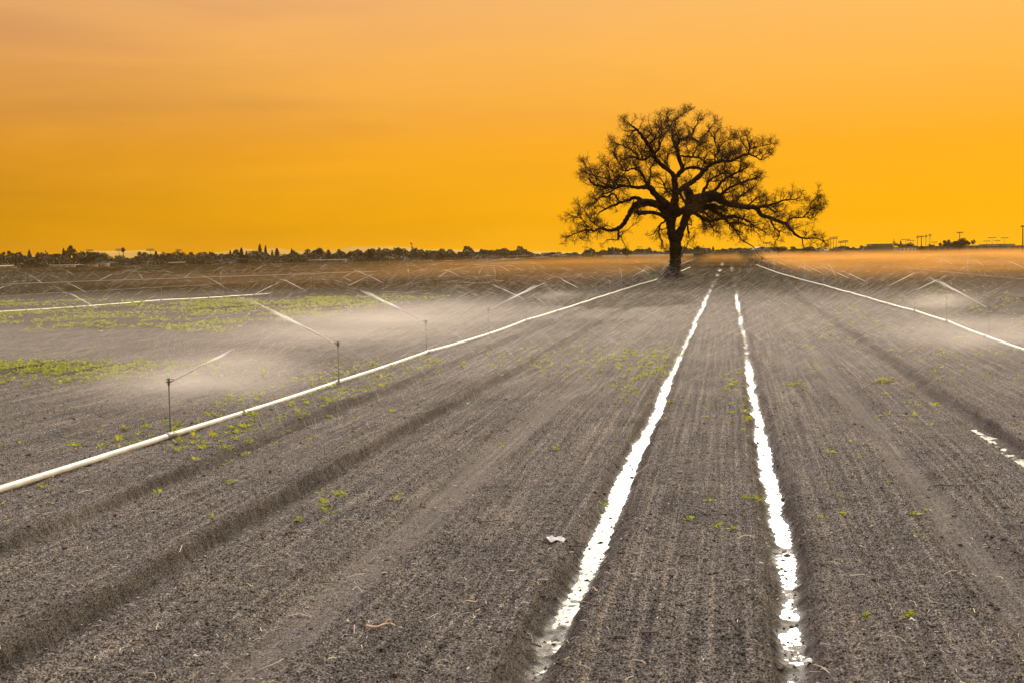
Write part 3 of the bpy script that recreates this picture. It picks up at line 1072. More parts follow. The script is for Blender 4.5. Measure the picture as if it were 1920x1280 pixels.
row(SECOND, [52.07 + 9.15 * k for k in range(15)], [172, 80, 20, 175, 15, 170, 10],
    ['nearest sprinkler in the green weed band, its jet flying left', 'sprinkler in the weed band with a small white puff at its head', 'third sprinkler in the green weed band, its jet flying right'],
    'far sprinkler standing in or beyond the green weed band', [5, None, 6, 5], 1.0)
row(THIRD, [70.85 + 9.15 * k for k in range(11)], [20, 172, 168, 170, 12],
    ['sprinkler on the long pale pipe close to the left edge, its jet flying right', 'sprinkler on the long pale pipe where a bright jet crosses the dark field'],
    'far sprinkler on the long pale pipe beyond the weeds', None, 1.0)
row(FOURTH, [104 + 9.15 * k for k in range(6)], [170, 160, 20], [], 'tiny sprinkler on the far left pipe', None, 1.0)
row(FIFTH, [176 + 9.15 * k for k in range(7)], [170, 15], [], 'tiny sprinkler on the farthest left pipe', None, 1.0)
row(FARR, [68 + 9.15 * k for k in range(14)], [160, 20, 25, 165, 30], [], 'sprinkler half lost in the misty right field', [5, 6, 7, 6, 5], 1.0)

# ------------------------------------------------------------------ drifting spray
g = np.random.default_rng(303)


def rain(name, label, n, xr, yr, zr, frac, seed, lnr=(.35, 1.1), wdr=(.0006, .0016), ypow=1.0):
    g = np.random.default_rng(seed)
    Y = yr[0] * (yr[1] / yr[0]) ** (g.random(n) ** ypow)
    X = g.uniform(xr[0], xr[1], n)
    X = np.where(X < 0, X * 1.0, X)
    clump = 0.5 + 0.5 * vnoise(X / 3.5 + Y / 5, Y / 9, seed)
    k = g.random(n) < 0.35 + 0.9 * clump
    X, Y = X[k], Y[k]
    n = len(X)
    z = zr[0] + (zr[1] - zr[0]) * g.random(n) ** 1.3
    sgn = np.where(g.random(n) < frac, -1.0, 1.0)
    el = np.where(sgn < 0, g.normal(R(-29), R(5), n), g.normal(R(-32), R(6), n))
    D = np.stack([sgn * np.cos(el), g.normal(0, .06, n), np.sin(el)], 1)
    D /= np.linalg.norm(D, axis=1)[:, None]
    v, f = streaks(np.stack([X, Y, z + .1], 1), D, g.uniform(*lnr, n), g.uniform(*wdr, n), seed + 1)
    o = link(name, mesh(name, v, f), M['spray'])
    return tag(o, label, kind='stuff')


rain('falling_spray', 'fine slanting streaks of sprinkler water falling over the middle beds', 14000, (-10, 9), (25, 92), (0.05, 2.0), 0.8, 401, wdr=(.0005, .0013))
rain('falling_spray', 'dense slanting streaks of sprinkler water over the misty right field', 4500, (8, 40), (40, 160), (0.05, 2.7), 0.82, 411)
rain('falling_spray', 'slanting streaks of sprinkler water over the left field', 4500, (-40, -9), (26, 150), (0.05, 2.6), 0.84, 421)


# ------------------------------------------------------------------ hanging mist (volumes)
def mist_box(name, label, x0, x1, y0, y1, z1, dens, color, seed, flow=(0.05, 0.02, 0.35), yfade=None, edge=None, thr=(0.36, 0.68), tilt=0.0):
    mb = MB()
    mb.box(x0, x1, y0, y1, -0.3 - 0.013 * z1 - 0.001 * x1, z1)
    mt = bpy.data.materials.new(name)
    mt.use_nodes = True
    t = mt.node_tree
    t.nodes.clear()
    Ln = t.links.new
    o = t.nodes.new('ShaderNodeOutputMaterial')
    pv = t.nodes.new('ShaderNodeVolumePrincipled')
    pv.inputs['Color'].default_value = color + (1,)
    pv.inputs['Anisotropy'].default_value = 0.45
    Ln(pv.outputs[0], o.inputs['Volume'])
    gm = t.nodes.new('ShaderNodeNewGeometry')
    sp = t.nodes.new('ShaderNodeSeparateXYZ')
    Ln(gm.outputs['Position'], sp.inputs[0])
    mpn = t.nodes.new('ShaderNodeMapping')
    mpn.inputs['Location'].default_value = (seed, seed * .7, 0)
    mpn.inputs['Scale'].default_value = flow
    mpn.inputs['Rotation'].default_value = (0, tilt, 0)
    Ln(gm.outputs['Position'], mpn.inputs[0])
    nz = t.nodes.new('ShaderNodeTexNoise')
    nz.inputs['Scale'].default_value = 1.0
    nz.inputs['Detail'].default_value = 3.0
    nz.inputs['Roughness'].default_value = 0.6
    Ln(mpn.outputs[0], nz.inputs['Vector'])
    mr = t.nodes.new('ShaderNodeMapRange')
    mr.inputs[1].default_value, mr.inputs[2].default_value = thr
    mr.inputs[3].default_value, mr.inputs[4].default_value = 0.12, 1.0
    Ln(nz.outputs['Fac'], mr.inputs[0])

    def rmp(sock, a, b):
        q = t.nodes.new('ShaderNodeMapRange')
        q.interpolation_type = 'SMOOTHSTEP'
        q.inputs[1].default_value, q.inputs[2].default_value = min(a, b), max(a, b)
        q.inputs[3].default_value, q.inputs[4].default_value = (0, 1) if a < b else (1, 0)
        Ln(sock, q.inputs[0])
        return q.outputs[0]
    d = mathn(t.nodes, Ln, 'MULTIPLY', mr.outputs[0], rmp(sp.outputs['Z'], z1, 0.4))
    for a, b in (yfade or []):
        d = mathn(t.nodes, Ln, 'MULTIPLY', d, rmp(sp.outputs['Y'], a, b))
    for a, b in (edge or []):
        d = mathn(t.nodes, Ln, 'MULTIPLY', d, rmp(sp.outputs['X'], a, b))
    Ln(mathn(t.nodes, Ln, 'MULTIPLY', d, dens), pv.inputs['Density'])
    mt.cycles.volume_step_rate = 0.12
    ob = mb.build(name, mt)
    return tag(ob, label, kind='stuff')


WARM = (0.96, 0.88, 0.80)
GOLD = (0.88, 0.44, 0.11)  # warm light of the distance put into the far mist's own colour
mist_box('spray_mist', 'pale drifting sprinkler mist low over the near left field', -60, -9.25, 22, 110, 2.4, 0.0135, (0.95, 0.82, 0.70), 3.0, (.10, .06, .95),
         [(22, 40), (76, 46)], [(-9.3, -13), (-36, -22)], tilt=R(28))
mist_box('spray_mist', 'golden drifting sprinkler mist low over the far left field', -190, -9.62, 70, 420, 2.8, 0.0055, GOLD, 3.0, (.05, .03, .5),
         [(75, 170)], [(-9.3, -13), (-95, -18)])
mist_box('spray_mist', 'golden drifting sprinkler mist low over the right field', 6.12, 130, 36.5, 520, 2.8, 0.012, GOLD, 9.0, (.06, .03, .5),
         [(50, 190)], [(6.2, 12)])
mist_box('spray_mist', 'pale sprinkler mist low behind the right pipe', 6.37, 40, 34, 90, 2.35, 0.011, (0.95, 0.84, 0.74), 9.0, (.09, .05, .5),
         [(34, 46), (85, 52)], [(6.2, 12)])
mist_box('spray_mist', 'thin pale veil of drifting spray over the middle beds', -9.03, 8.45, 17, 95, 2.3, 0.0065, (0.95, 0.85, 0.76), 7.0, (.10, .06, .9),
         [(16, 30), (82, 42)], [(-9.2, -8), (8.4, 7)], (0.25, 0.6), R(28))
mist_box('spray_mist', 'thin golden mist across the far end of the rows', -9.41, 5.83, 160, 560, 2.6, 0.004, GOLD, 5.0, (.08, .02, .5), [(160, 420)], [(-9.2, -5.5), (6.0, 2.5)])


def puff(px, py, h, rx, ry, rz, dens, label):
    """a round cloud of droplets hanging below a near jet"""
    x, y = gpt(px, py, h)
    mb = MB()
    mb.box(-1, 1, -1, 1, -1, 1)
    mt = bpy.data.materials.new('mist_puff')
    mt.use_nodes = True
    t = mt.node_tree
    t.nodes.clear()
    Ln = t.links.new
    o = t.nodes.new('ShaderNodeOutputMaterial')
    pv = t.nodes.new('ShaderNodeVolumePrincipled')
    pv.inputs['Color'].default_value = WARM + (1,)
    pv.inputs['Anisotropy'].default_value = 0.45
    Ln(pv.outputs[0], o.inputs['Volume'])
    tcn = t.nodes.new('ShaderNodeTexCoord')
    ln = t.nodes.new('ShaderNodeVectorMath')
    ln.operation = 'LENGTH'
    Ln(tcn.outputs['Object'], ln.inputs[0])
    q = t.nodes.new('ShaderNodeMapRange')
    q.interpolation_type = 'SMOOTHERSTEP'
    q.inputs[1].default_value, q.inputs[2].default_value = 0.0, 0.98
    q.inputs[3].default_value, q.inputs[4].default_value = 1.0, 0.0
    Ln(ln.outputs['Value'], q.inputs[0])
    nz = t.nodes.new('ShaderNodeTexNoise')
    nz.inputs['Scale'].default_value = 2.2
    nz.inputs['Detail'].default_value = 3.0
    Ln(tcn.outputs['Object'], nz.inputs['Vector'])
    mr = t.nodes.new('ShaderNodeMapRange')
    mr.inputs[1].default_value, mr.inputs[2].default_value = 0.35, 0.65
    mr.inputs[3].default_value, mr.inputs[4].default_value = 0.25, 1.0
    Ln(nz.outputs['Fac'], mr.inputs[0])
    Ln(mathn(t.nodes, Ln, 'MULTIPLY', mathn(t.nodes, Ln, 'MULTIPLY', q.outputs[0], mr.outputs[0]), dens), pv.inputs['Density'])
    mt.cycles.volume_step_rate = 0.5
    ob = mb.build('mist_puff', mt, None, False, (x, y, h))
    ob.scale = (rx, ry, rz)
    return tag(ob, label, kind='stuff')


puff(385, 705, 0.8, 3.4, 4.2, 0.78, 0.24, 'white puff of droplets under the nearest short jet')
puff(640, 618, 0.9, 7.5, 7.0, 0.95, 0.075, 'broad pale puff of droplets under the second jet')
puff(760, 590, 0.9, 8.0, 9.0, 0.95, 0.06, 'broad pale puff of droplets under the third jet')
puff(1860, 622, 0.8, 4.5, 6.0, 0.78, 0.12, 'bright puff of droplets by the right edge behind the right pipe')
puff(1765, 565, 0.9, 2.2, 2.2, 0.6, 0.3, 'small pale puff at a sprinkler head on the right pipe')
puff(1040, 555, 0.9, 2, 2, 0.5, 0.15, 'small pale puff at a sprinkler head on the near pipe')

# ------------------------------------------------------------------ the oak
TZ = float((np.array([TREE[0], TREE[1], 0]) - np.array([0, 0, H])) @ FW)
SC = TZ / F / 3.5556                     # metres per unit of the traced outline
U0, V0_ = 853.0, 1222.0
tx = np.array([math.cos(YAW), math.sin(YAW), 0.0])      # across the view
ty = np.array([-math.sin(YAW), math.cos(YAW), 0.0])     # away along the view
LIMBS = [
    # (slope in depth, [(u, v, r), ...])  -- the trunk first, then limbs in order of attachment
    (0, [(853, 1250, 66), (855, 1222, 55), (860, 1190, 48), (866, 1140, 43), (870, 1090, 42), (872, 1040, 42), (872, 1000, 43), (868, 960, 47), (866, 930, 50), (860, 900, 52)]),
    (-.1, [(858, 940, 44), (845, 900, 36), (838, 860, 34), (840, 820, 36), (848, 780, 44), (852, 740, 44), (858, 700, 32), (864, 660, 25), (862, 620, 23), (862, 585, 22), (856, 545, 22)]),
    (.1, [(880, 950, 40), (898, 915, 32), (915, 880, 28), (930, 840, 28), (950, 795, 32), (970, 750, 40), (984, 715, 44), (982, 670, 36), (965, 620, 26), (945, 595, 22)]),
    (-.3, [(858, 545, 20), (840, 510, 17), (800, 475, 16), (760, 447, 15), (728, 412, 14), (700, 365, 14), (672, 325, 14), (640, 288, 13), (610, 255, 10), (588, 230, 8), (566, 212, 6), (545, 196, 4), (510, 180, 2.5)]),
    (.15, [(858, 540, 19), (890, 515, 17), (910, 480, 16), (902, 445, 15), (888, 410, 15), (880, 370, 14), (870, 330, 13), (862, 305, 13)]),
    (.3, [(864, 310, 10), (850, 280, 9), (852, 245, 8), (858, 215, 7), (845, 190, 6), (830, 165, 5), (832, 130, 4), (828, 100, 3)]),
    (-.2, [(857, 215, 5), (872, 190, 5), (868, 165, 4), (885, 140, 4), (910, 118, 3), (950, 100, 2.5)]),
    (.35, [(868, 315, 11), (895, 290, 10), (925, 272, 9), (955, 265, 9), (985, 266, 9), (1010, 280, 8), (1035, 292, 6), (1060, 300, 4)]),
    (.1, [(980, 266, 7), (995, 240, 6), (1003, 210, 5), (1015, 190, 5), (1030, 165, 4), (1040, 140, 3)]),
    (-.2, [(1040, 292, 5), (1050, 270, 5), (1072, 250, 4), (1095, 225, 4), (1120, 190, 3), (1145, 165, 2.5)]),
    (-.1, [(880, 640, 20), (905, 610, 19), (935, 592, 18), (965, 575, 18), (1000, 552, 18), (1035, 520, 18), (1060, 488, 17), (1090, 460, 14), (1130, 442, 12), (1180, 436, 10), (1230, 432, 10), (1270, 420, 9), (1305, 402, 9), (1335, 396, 8), (1346, 370, 6), (1340, 335, 5), (1328, 300, 4), (1320, 270, 3)]),
    (.2, [(900, 510, 9), (935, 482, 10), (975, 470, 10), (1015, 470, 10), (1045, 480, 10), (1064, 490, 10)]),
    (.2, [(1340, 388, 6), (1362, 405, 5.5), (1390, 418, 5), (1420, 436, 4), (1436, 412, 4), (1455, 398, 3.5), (1480, 392, 3)]),
    (-.3, [(1345, 370, 5), (1370, 355, 4), (1400, 352, 3.5), (1440, 340, 3), (1490, 335, 2.5)]),
    (.3, [(895, 395, 8), (940, 400, 7.5), (985, 404, 7), (1020, 406, 7), (1045, 425, 6), (1062, 440, 6), (1090, 446, 6)]),
    (-.3, [(1130, 438, 6), (1120, 405, 5), (1140, 375, 5), (1128, 335, 4), (1112, 300, 4), (1115, 265, 3), (1130, 235, 2.5)]),
    (.35, [(1130, 400, 4), (1150, 370, 4), (1160, 335, 3.5), (1190, 310, 3), (1225, 290, 2.5), (1260, 275, 2)]),
    (.3, [(985, 402, 5), (995, 370, 5), (1012, 340, 4), (1020, 320, 3.5), (1050, 315, 3), (1075, 300, 2.5)]),
    # the heavy right limb
    (-.35, [(985, 700, 42), (1020, 690, 45), (1060, 680, 46), (1100, 668, 44), (1140, 668, 38), (1175, 690, 30), (1205, 712, 23), (1250, 725, 20), (1300, 735, 19), (1345, 748, 18), (1390, 748, 17), (1412, 762, 17), (1428, 796, 15), (1465, 816, 13), (1505, 830, 13), (1545, 848, 12), (1585, 870, 12), (1608, 902, 10), (1630, 932, 9), (1660, 956, 7), (1700, 966, 6), (1740, 964, 5), (1775, 972, 4), (1805, 996, 3)]),
    (-.1, [(1000, 745, 36), (1040, 740, 30), (1090, 735, 26), (1150, 735, 20), (1190, 750, 14), (1230, 765, 9)]),
    (.3, [(1395, 748, 9), (1440, 740, 9), (1480, 740, 8), (1515, 752, 7), (1545, 772, 6), (1555, 790, 4)]),
    (-.2, [(1590, 862, 7), (1610, 838, 6), (1645, 825, 6), (1685, 826, 5), (1710, 805, 4.5), (1728, 775, 4), (1730, 740, 3.5), (1745, 715, 3), (1770, 690, 2)]),
    (.3, [(1690, 824, 4), (1730, 826, 3.5), (1765, 832, 3), (1790, 810, 2.5), (1815, 780, 2)]),
    (-.2, [(1728, 775, 3), (1765, 755, 3), (1800, 735, 2)]),
    (.35, [(1350, 742, 8), (1385, 715, 6), (1420, 685, 5), (1445, 672, 4), (1455, 700, 3), (1462, 725, 3)]),
    (.2, [(1000, 765, 24), (1035, 790, 15), (1070, 808, 12), (1110, 825, 11), (1150, 826, 9), (1190, 822, 8), (1215, 816, 6)]),
    (.4, [(1120, 826, 6), (1145, 862, 6), (1160, 890, 5), (1185, 903, 4), (1205, 912, 3)]),
    (-.2, [(1190, 775, 9), (1215, 820, 8), (1235, 850, 7), (1262, 875, 7), (1290, 908, 6), (1308, 935, 5), (1325, 962, 5), (1355, 985, 4), (1390, 1002, 4), (1412, 1025, 3.5), (1425, 1050, 3), (1448, 1080, 2)]),
    (.3, [(1120, 745, 20), (1170, 775, 17), (1225, 805, 14), (1270, 805, 12), (1320, 808, 10), (1370, 825, 7), (1415, 850, 6), (1450, 878, 5), (1480, 893, 4), (1530, 912, 3)]),
    (.4, [(1235, 812, 8), (1265, 845, 7), (1300, 850, 6), (1345, 845, 6), (1390, 860, 5), (1430, 862, 4)]),
    (-.4, [(1160, 675, 14), (1200, 640, 11), (1240, 610, 9), (1280, 590, 8), (1325, 575, 7), (1370, 560, 5), (1405, 545, 4)]),
    (-.5, [(1120, 650, 14), (1150, 610, 11), (1180, 570, 9), (1215, 545, 8), (1260, 520, 7), (1300, 500, 5), (1330, 480, 4)]),
    (.5, [(1060, 650, 16), (1085, 600, 11), (1110, 560, 9), (1150, 530, 8), (1200, 510, 6), (1245, 490, 5)]),
    (.5, [(1250, 725, 11), (1290, 695, 9), (1330, 660, 8), (1370, 640, 6), (1410, 620, 5), (1440, 590, 3)]),
    (0, [(855, 800, 24), (900, 768, 22), (950, 748, 24), (980, 735, 20)]),
    # stubs
    (0, [(945, 820, 8), (952, 850, 8), (956, 885, 8), (963, 915, 9)]),
    (0, [(1055, 775, 9), (1085, 772, 8), (1105, 795, 7), (1098, 815, 6)]),
    (0, [(1058, 812, 6), (1068, 840, 6), (1082, 868, 4)]),
    # left side
    (-.3, [(845, 770, 40), (810, 725, 32), (775, 695, 28), (735, 655, 24), (705, 620, 22), (680, 600, 18), (640, 605, 15), (600, 604, 12), (560, 600, 11), (520, 594, 10), (480, 596, 10), (445, 606, 10), (405, 606, 10), (365, 600, 10), (325, 592, 7), (290, 575, 5), (265, 550, 3)]),
    (.1, [(835, 780, 40), (790, 745, 32), (740, 710, 28), (690, 700, 28), (645, 705, 30), (605, 722, 28), (580, 750, 20), (558, 785, 17), (538, 815, 17), (520, 842, 17), (495, 868, 15), (455, 884, 13), (415, 886, 10), (380, 870, 9), (350, 872, 8), (325, 888, 8), (290, 880, 6), (255, 880, 6), (215, 896, 5), (175, 910, 4), (140, 925, 2.5)]),
    (.3, [(655, 690, 16), (610, 668, 13), (570, 675, 11), (535, 685, 10), (505, 698, 9), (470, 708, 8), (430, 725, 7), (395, 742, 6), (365, 758, 5), (350, 785, 4), (335, 810, 3)]),
    (-.3, [(810, 805, 22), (780, 790, 16), (740, 778, 14), (700, 772, 13), (660, 772, 14), (620, 772, 18), (590, 768, 18)]),
    (-.2, [(505, 698, 7), (482, 672, 7), (468, 645, 6), (445, 634, 6), (422, 650, 5), (405, 660, 5), (380, 650, 5), (355, 668, 4.5), (335, 690, 4), (305, 705, 3)]),
    (.35, [(450, 610, 6), (420, 630, 5), (390, 640, 5), (355, 652, 4), (320, 690, 3.5), (290, 715, 3)]),
    (0, [(808, 825, 8), (780, 842, 7), (763, 870, 6), (755, 905, 6), (762, 940, 6), (775, 965, 5), (772, 990, 4), (782, 1012, 3)]),
    (0, [(492, 875, 8), (488, 905, 7), (484, 930, 7), (490, 950, 8)]),
    (.1, [(615, 775, 8), (608, 790, 6), (604, 800, 4)]),
    (-.35, [(690, 610, 12), (655, 565, 9), (640, 535, 8), (618, 505, 8), (592, 490, 7), (569, 480, 6), (540, 488, 6), (507, 498, 5), (492, 480, 5), (484, 455, 4), (470, 435, 4), (445, 400, 3), (436, 365, 2)]),
    (.3, [(684, 590, 8), (690, 555, 7), (698, 520, 6), (697, 480, 5), (708, 455, 4.5), (728, 440, 4)]),
    (-.4, [(745, 425, 9), (712, 405, 9), (690, 398, 8), (660, 415, 8), (635, 425, 8), (605, 420, 7), (580, 405, 7), (555, 402, 6), (530, 415, 5), (505, 425, 4), (480, 418, 3)]),
    (-.2, [(690, 398, 6), (680, 370, 6), (690, 345, 6)]),
    (.3, [(635, 425, 6), (632, 390, 5), (612, 360, 5), (600, 330, 4), (575, 310, 3.5), (545, 300, 3)]),
    (.4, [(680, 315, 7), (712, 290, 6), (735, 278, 5), (750, 255, 4.5), (742, 235, 4), (752, 215, 3.5), (735, 205, 3)]),
    (.2, [(728, 280, 4), (712, 262, 4), (690, 240, 3.5), (668, 228, 3)]),
    (-.3, [(812, 475, 5), (795, 440, 5), (805, 400, 4.5), (818, 380, 4), (850, 375, 3)]),
    (.4, [(850, 640, 6), (825, 610, 6), (795, 640, 5), (770, 660, 4)]),
    (.5, [(870, 690, 7), (840, 655, 6), (815, 620, 6), (800, 580, 5), (785, 545, 4), (760, 520, 3)]),
    (-.5, [(560, 600, 7), (540, 570, 6), (520, 545, 5), (480, 530, 5), (440, 510, 4), (400, 480, 3.5), (360, 450, 3)]),
    (.4, [(480, 596, 6), (440, 560, 5.5), (400, 540, 5), (350, 530, 4), (300, 510, 3.5), (250, 490, 3)]),
    (.4, [(400, 606, 5), (350, 560, 4.5), (310, 520, 4), (270, 460, 3.5), (250, 430, 3)]),
    (-.4, [(610, 415, 5), (560, 370, 5), (520, 350, 4.5), (470, 330, 4), (430, 320, 3)]),
    (.3, [(370, 872, 5), (330, 840, 4.5), (300, 810, 4), (280, 770, 3.5), (255, 730, 3), (225, 705, 2.5)]),
    (-.3, [(320, 888, 5), (270, 850, 4), (240, 810, 3.5), (200, 790, 3), (150, 780, 2.5)]),
    (0, [(912, 1075, 4), (922, 1045, 4), (938, 1018, 3.5), (955, 990, 3), (962, 972, 2.5), (990, 945, 1.5)]),
]
tr_rng = np.random.default_rng(77)
placed_uv, placed_d, polylines = [], [], []


def catmull(P, k=3):
    P = np.asarray(P, float)
    Q = np.vstack([2 * P[0] - P[1], P, 2 * P[-1] - P[-2]])
    outp = []
    for i in range(1, len(Q) - 2):
        for s in np.arange(k) / k:
            a, b, c, d = Q[i - 1], Q[i], Q[i + 1], Q[i + 2]
            outp.append(.5 * ((2 * b) + (-a + c) * s + (2 * a - 5 * b + 4 * c - d) * s ** 2 + (-a + 3 * b - 3 * c + d) * s ** 3))
    outp.append(Q[-2])
    return np.array(outp)


BASE = np.array([TREE[0], TREE[1], 0.10])
tree = empty('oak_tree', tuple(BASE))
tree.scale = (0.975, 0.975, 0.97)
tag(tree, 'huge gnarled lone oak with spreading nearly bare crown standing in the field', 'tree')
tb = MB()


def knobby(P, rad, amp, seed):
    """a limb with bark ridges, burrs and slight kinks"""
    g = np.random.default_rng(seed)
    rr = rad * (1 + amp * g.normal(size=len(rad)))
    return rr


for li, (slope, pts) in enumerate(LIMBS):
    P2 = np.array(pts, float)
    P2 = catmull(P2, 3)
    uv = P2[:, :2]
    r = np.maximum(P2[:, 2], 1.0)
    seg = np.concatenate([[0], np.cumsum(np.linalg.norm(np.diff(uv, axis=0), axis=1))])
    if placed_uv:
        A = np.concatenate(placed_uv)
        Dp = np.concatenate(placed_d)
        i = np.argmin(((A - uv[0]) ** 2).sum(1))
        d0 = Dp[i]
    else:
        d0 = 0.0
    wob = np.cumsum(tr_rng.normal(0, 1.0, len(uv))) * 0.10 * np.sqrt(np.gradient(seg) / 10.0 + .1)
    dep = d0 + slope * seg * SC * 1.25 + wob * (0 if li == 0 else 1)
    placed_uv.append(uv)
    placed_d.append(dep)
    kink = tr_rng.normal(0, 1, uv.shape) * np.minimum(r, 8)[:, None] * 0.26
    if li == 0:
        kink *= 0
    uvk = uv + kink
    P3 = tx[None] * ((uvk[:, 0] - U0) * SC)[:, None] + ty[None] * dep[:, None] + np.array([[0, 0, 1.0]]) * ((V0_ - uvk[:, 1]) * SC)[:, None]
    rad = r * SC * 0.95 * (1 + 0.06 * tr_rng.normal(size=len(r)))
    polylines.append((P3, rad, uv))
    tb.tube(P3, rad, 14 if r.max() > 25 else (8 if r.max() > 8 else 6))
# limbs reaching toward and away from the viewer, so that the crown is round
for q in range(11):
    src = polylines[[1, 2, 4, 10, 18, 37, 38, 3, 19, 10, 18][q]]
    i = int(len(src[0]) * tr_rng.uniform(.35, .8))
    p = src[0][i].copy()
    sgn = 1 if q % 2 else -1
    d = ty * sgn * tr_rng.uniform(.7, 1) + tx * tr_rng.normal(0, .35) + np.array([0, 0, tr_rng.uniform(.0, .35)])
    d /= np.linalg.norm(d)
    P3 = [p]
    for s in range(11):
        d = d + tr_rng.normal(0, .28, 3) + np.array([0, 0, .02])
        d /= np.linalg.norm(d)
        p = p + d * tr_rng.uniform(.35, .6)
        P3.append(p)
    P3 = np.array(P3)
    rad = np.linspace(min(.2, src[1][i] * .75), .03, len(P3))
    polylines.append((P3, rad, None))
    tb.tube(P3, rad, 8)

# flare of roots
for q in range(9):
    a = q * 6.283 / 9 + tr_rng.normal(0, .15)
    ln = tr_rng.uniform(.9, 1.7)
    d = np.array([math.cos(a), math.sin(a), 0])
    tb.tube([np.array([0, 0, 1.2]) + d * .45, np.array([0, 0, .55]) + d * .72, np.array([0, 0, .18]) + d * (ln * .6 + .34), np.array([0, 0, -.2]) + d * (ln * .8 + .4)], [.28, .25, .18, .07], 8)
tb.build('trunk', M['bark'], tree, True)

# secondary branches -> twigs -> twiglets
cb = MB()
tw = MB()
tipsP, tipsD = [], []


def crooked(p, d, ln, n, jit, up, g):
    P = [np.array(p)]
    step = ln / n
    d = np.array(d) / np.linalg.norm(d)
    for i in range(n):
        d = d + g.normal(0, jit, 3) + np.array([0, 0, up])
        d /= np.linalg.norm(d)
        P.append(P[-1] + d * step)
    return np.array(P)


def side_dir(T, g, spread, outward, upb):
    q = g.normal(size=3)
    q -= T * (q @ T)
    q /= np.linalg.norm(q) + 1e-9
    d = T * g.uniform(.25, .8) + q * spread + outward * .35 + np.array([0, 0, upb])
    return d / np.linalg.norm(d)


gt = np.random.default_rng(12)
sec = []
CC = np.array([0, 0, 9.5])
for P3, rad, uv in polylines:
    seg = np.concatenate([[0], np.cumsum(np.linalg.norm(np.diff(P3, axis=0), axis=1))])
    for s in np.arange(0.25, seg[-1], 0.21):
        i = min(int(np.searchsorted(seg, s)), len(P3) - 2)
        r = rad[i]
        if r > 0.235 or P3[i][2] < 5.0 and gt.random() < .45 or P3[i][2] < 3.2:
            continue
        if gt.random() < 0.2 + 1.1 * max(0, r - .10):
            continue
        T = P3[i + 1] - P3[i]
        T = T / (np.linalg.norm(T) + 1e-9)
        outw = P3[i] - CC
        outw = outw / (np.linalg.norm(outw) + 1e-9)
        low = P3[i][2] < 6.0
        d = side_dir(T, gt, 1.0, outw, -.25 if (low and gt.random() < .4) else .25)
        ln = gt.uniform(.7, 2.0) * (.9 if r < .08 else (1.0 if r < .12 else 1.3))
        big_ = r > .09 and gt.random() < .3
        if big_:
            ln = gt.uniform(2.3, 3.6)
        Pb = crooked(P3[i], d, ln, 9 if big_ else 6, .42 if big_ else .36, .0 if low else .04, gt)
        rb_ = np.linspace(min(.075 if big_ else .045, r * .7), .014, len(Pb))
        cb.tube(Pb, rb_, 5, False)
        sec.append((Pb, rb_))
    # keep growing past the traced end
    for _ in range(3):
        T = P3[-1] - P3[-2]
        T = T / (np.linalg.norm(T) + 1e-9)
        if rad[-1] < .1:
            Pb = crooked(P3[-1], T + gt.normal(0, .5, 3), gt.uniform(.3, .8), 5, .3, .04, gt)
            rb_ = np.linspace(min(.035, rad[-1]), .012, 6)
            cb.tube(Pb, rb_, 5, False)
            sec.append((Pb, rb_))
ntw = 0
twig_tips = []
for Pb, rb_ in sec:
    seg = np.concatenate([[0], np.cumsum(np.linalg.norm(np.diff(Pb, axis=0), axis=1))])
    k = int(4 + seg[-1] * 4.2)
    for s in gt.uniform(.15, 1.0, k) * seg[-1]:
        i = min(int(np.searchsorted(seg, s)), len(Pb) - 2)
        T = Pb[i + 1] - Pb[i]
        T /= np.linalg.norm(T) + 1e-9
        d = side_dir(T, gt, .9, np.zeros(3), .12)
        ln = gt.uniform(.3, .8)
        Pt = crooked(Pb[i], d, ln, 3, .3, .03, gt)
        cb.tube(Pt, [.012, .010, .008, .006], 3, False)
        ntw += 1
        twig_tips.append(Pt)
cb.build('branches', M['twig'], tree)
# twiglets and withered leaves as slivers and small blades
TP = np.array(twig_tips)                                # (n,4,3)
n = len(TP)
k = 10
which = np.repeat(np.arange(n), k)
tpos = gt.uniform(.25, 1.0, len(which)) * 2.999
i0 = tpos.astype(int)
fr = (tpos - i0)[:, None]
st = TP[which, i0] * (1 - fr) + TP[which, i0 + 1] * fr
d = gt.normal(size=(len(which), 3)) + (TP[which, 3] - TP[which, 0]) * 1.2 + np.array([0, 0, .2])
d /= np.linalg.norm(d, axis=1)[:, None]
ln = gt.uniform(.10, .34, len(which))
v1, f1 = streaks(st + d * ln[:, None] * .5, d, ln, gt.uniform(.005, .009, len(which)), 55)
crown = link('twigs', mesh('twigs', v1, f1), M['twig'], tree)
crown['kind'] = 'stuff'
nl = int(len(which) * .45)
sel = gt.choice(len(which), nl, replace=False)
lp = st[sel] + d[sel] * ln[sel][:, None] + gt.normal(0, .02, (nl, 3))
ld = gt.normal(size=(nl, 3))
ld[:, 2] -= .4
ld /= np.linalg.norm(ld, axis=1)[:, None]
v2, f2 = streaks(lp, ld, gt.uniform(.07, .13, nl), gt.uniform(.018, .034, nl), 56)
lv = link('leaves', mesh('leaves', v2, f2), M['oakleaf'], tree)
lv['kind'] = 'stuff'
print('oak', len(sec), ntw, len(which), nl)


# ------------------------------------------------------------------ far trees, buildings, poles
def cards(P, size, seed, flat=0.0):
    g = np.random.default_rng(seed)
    n = len(P)
    a = g.normal(size=(n, 3))
    a[:, 2] *= (1 - flat)
    a /= np.linalg.norm(a, axis=1)[:, None]
    b = np.cross(a, g.normal(size=(n, 3)))
    b /= np.linalg.norm(b, axis=1)[:, None]
    s = size[:, None]
    return np.stack([P - a * s, P - b * s * .6, P + a * s, P + b * s * .6], 1).reshape(-1, 3), np.arange(4 * n).reshape(-1, 4)


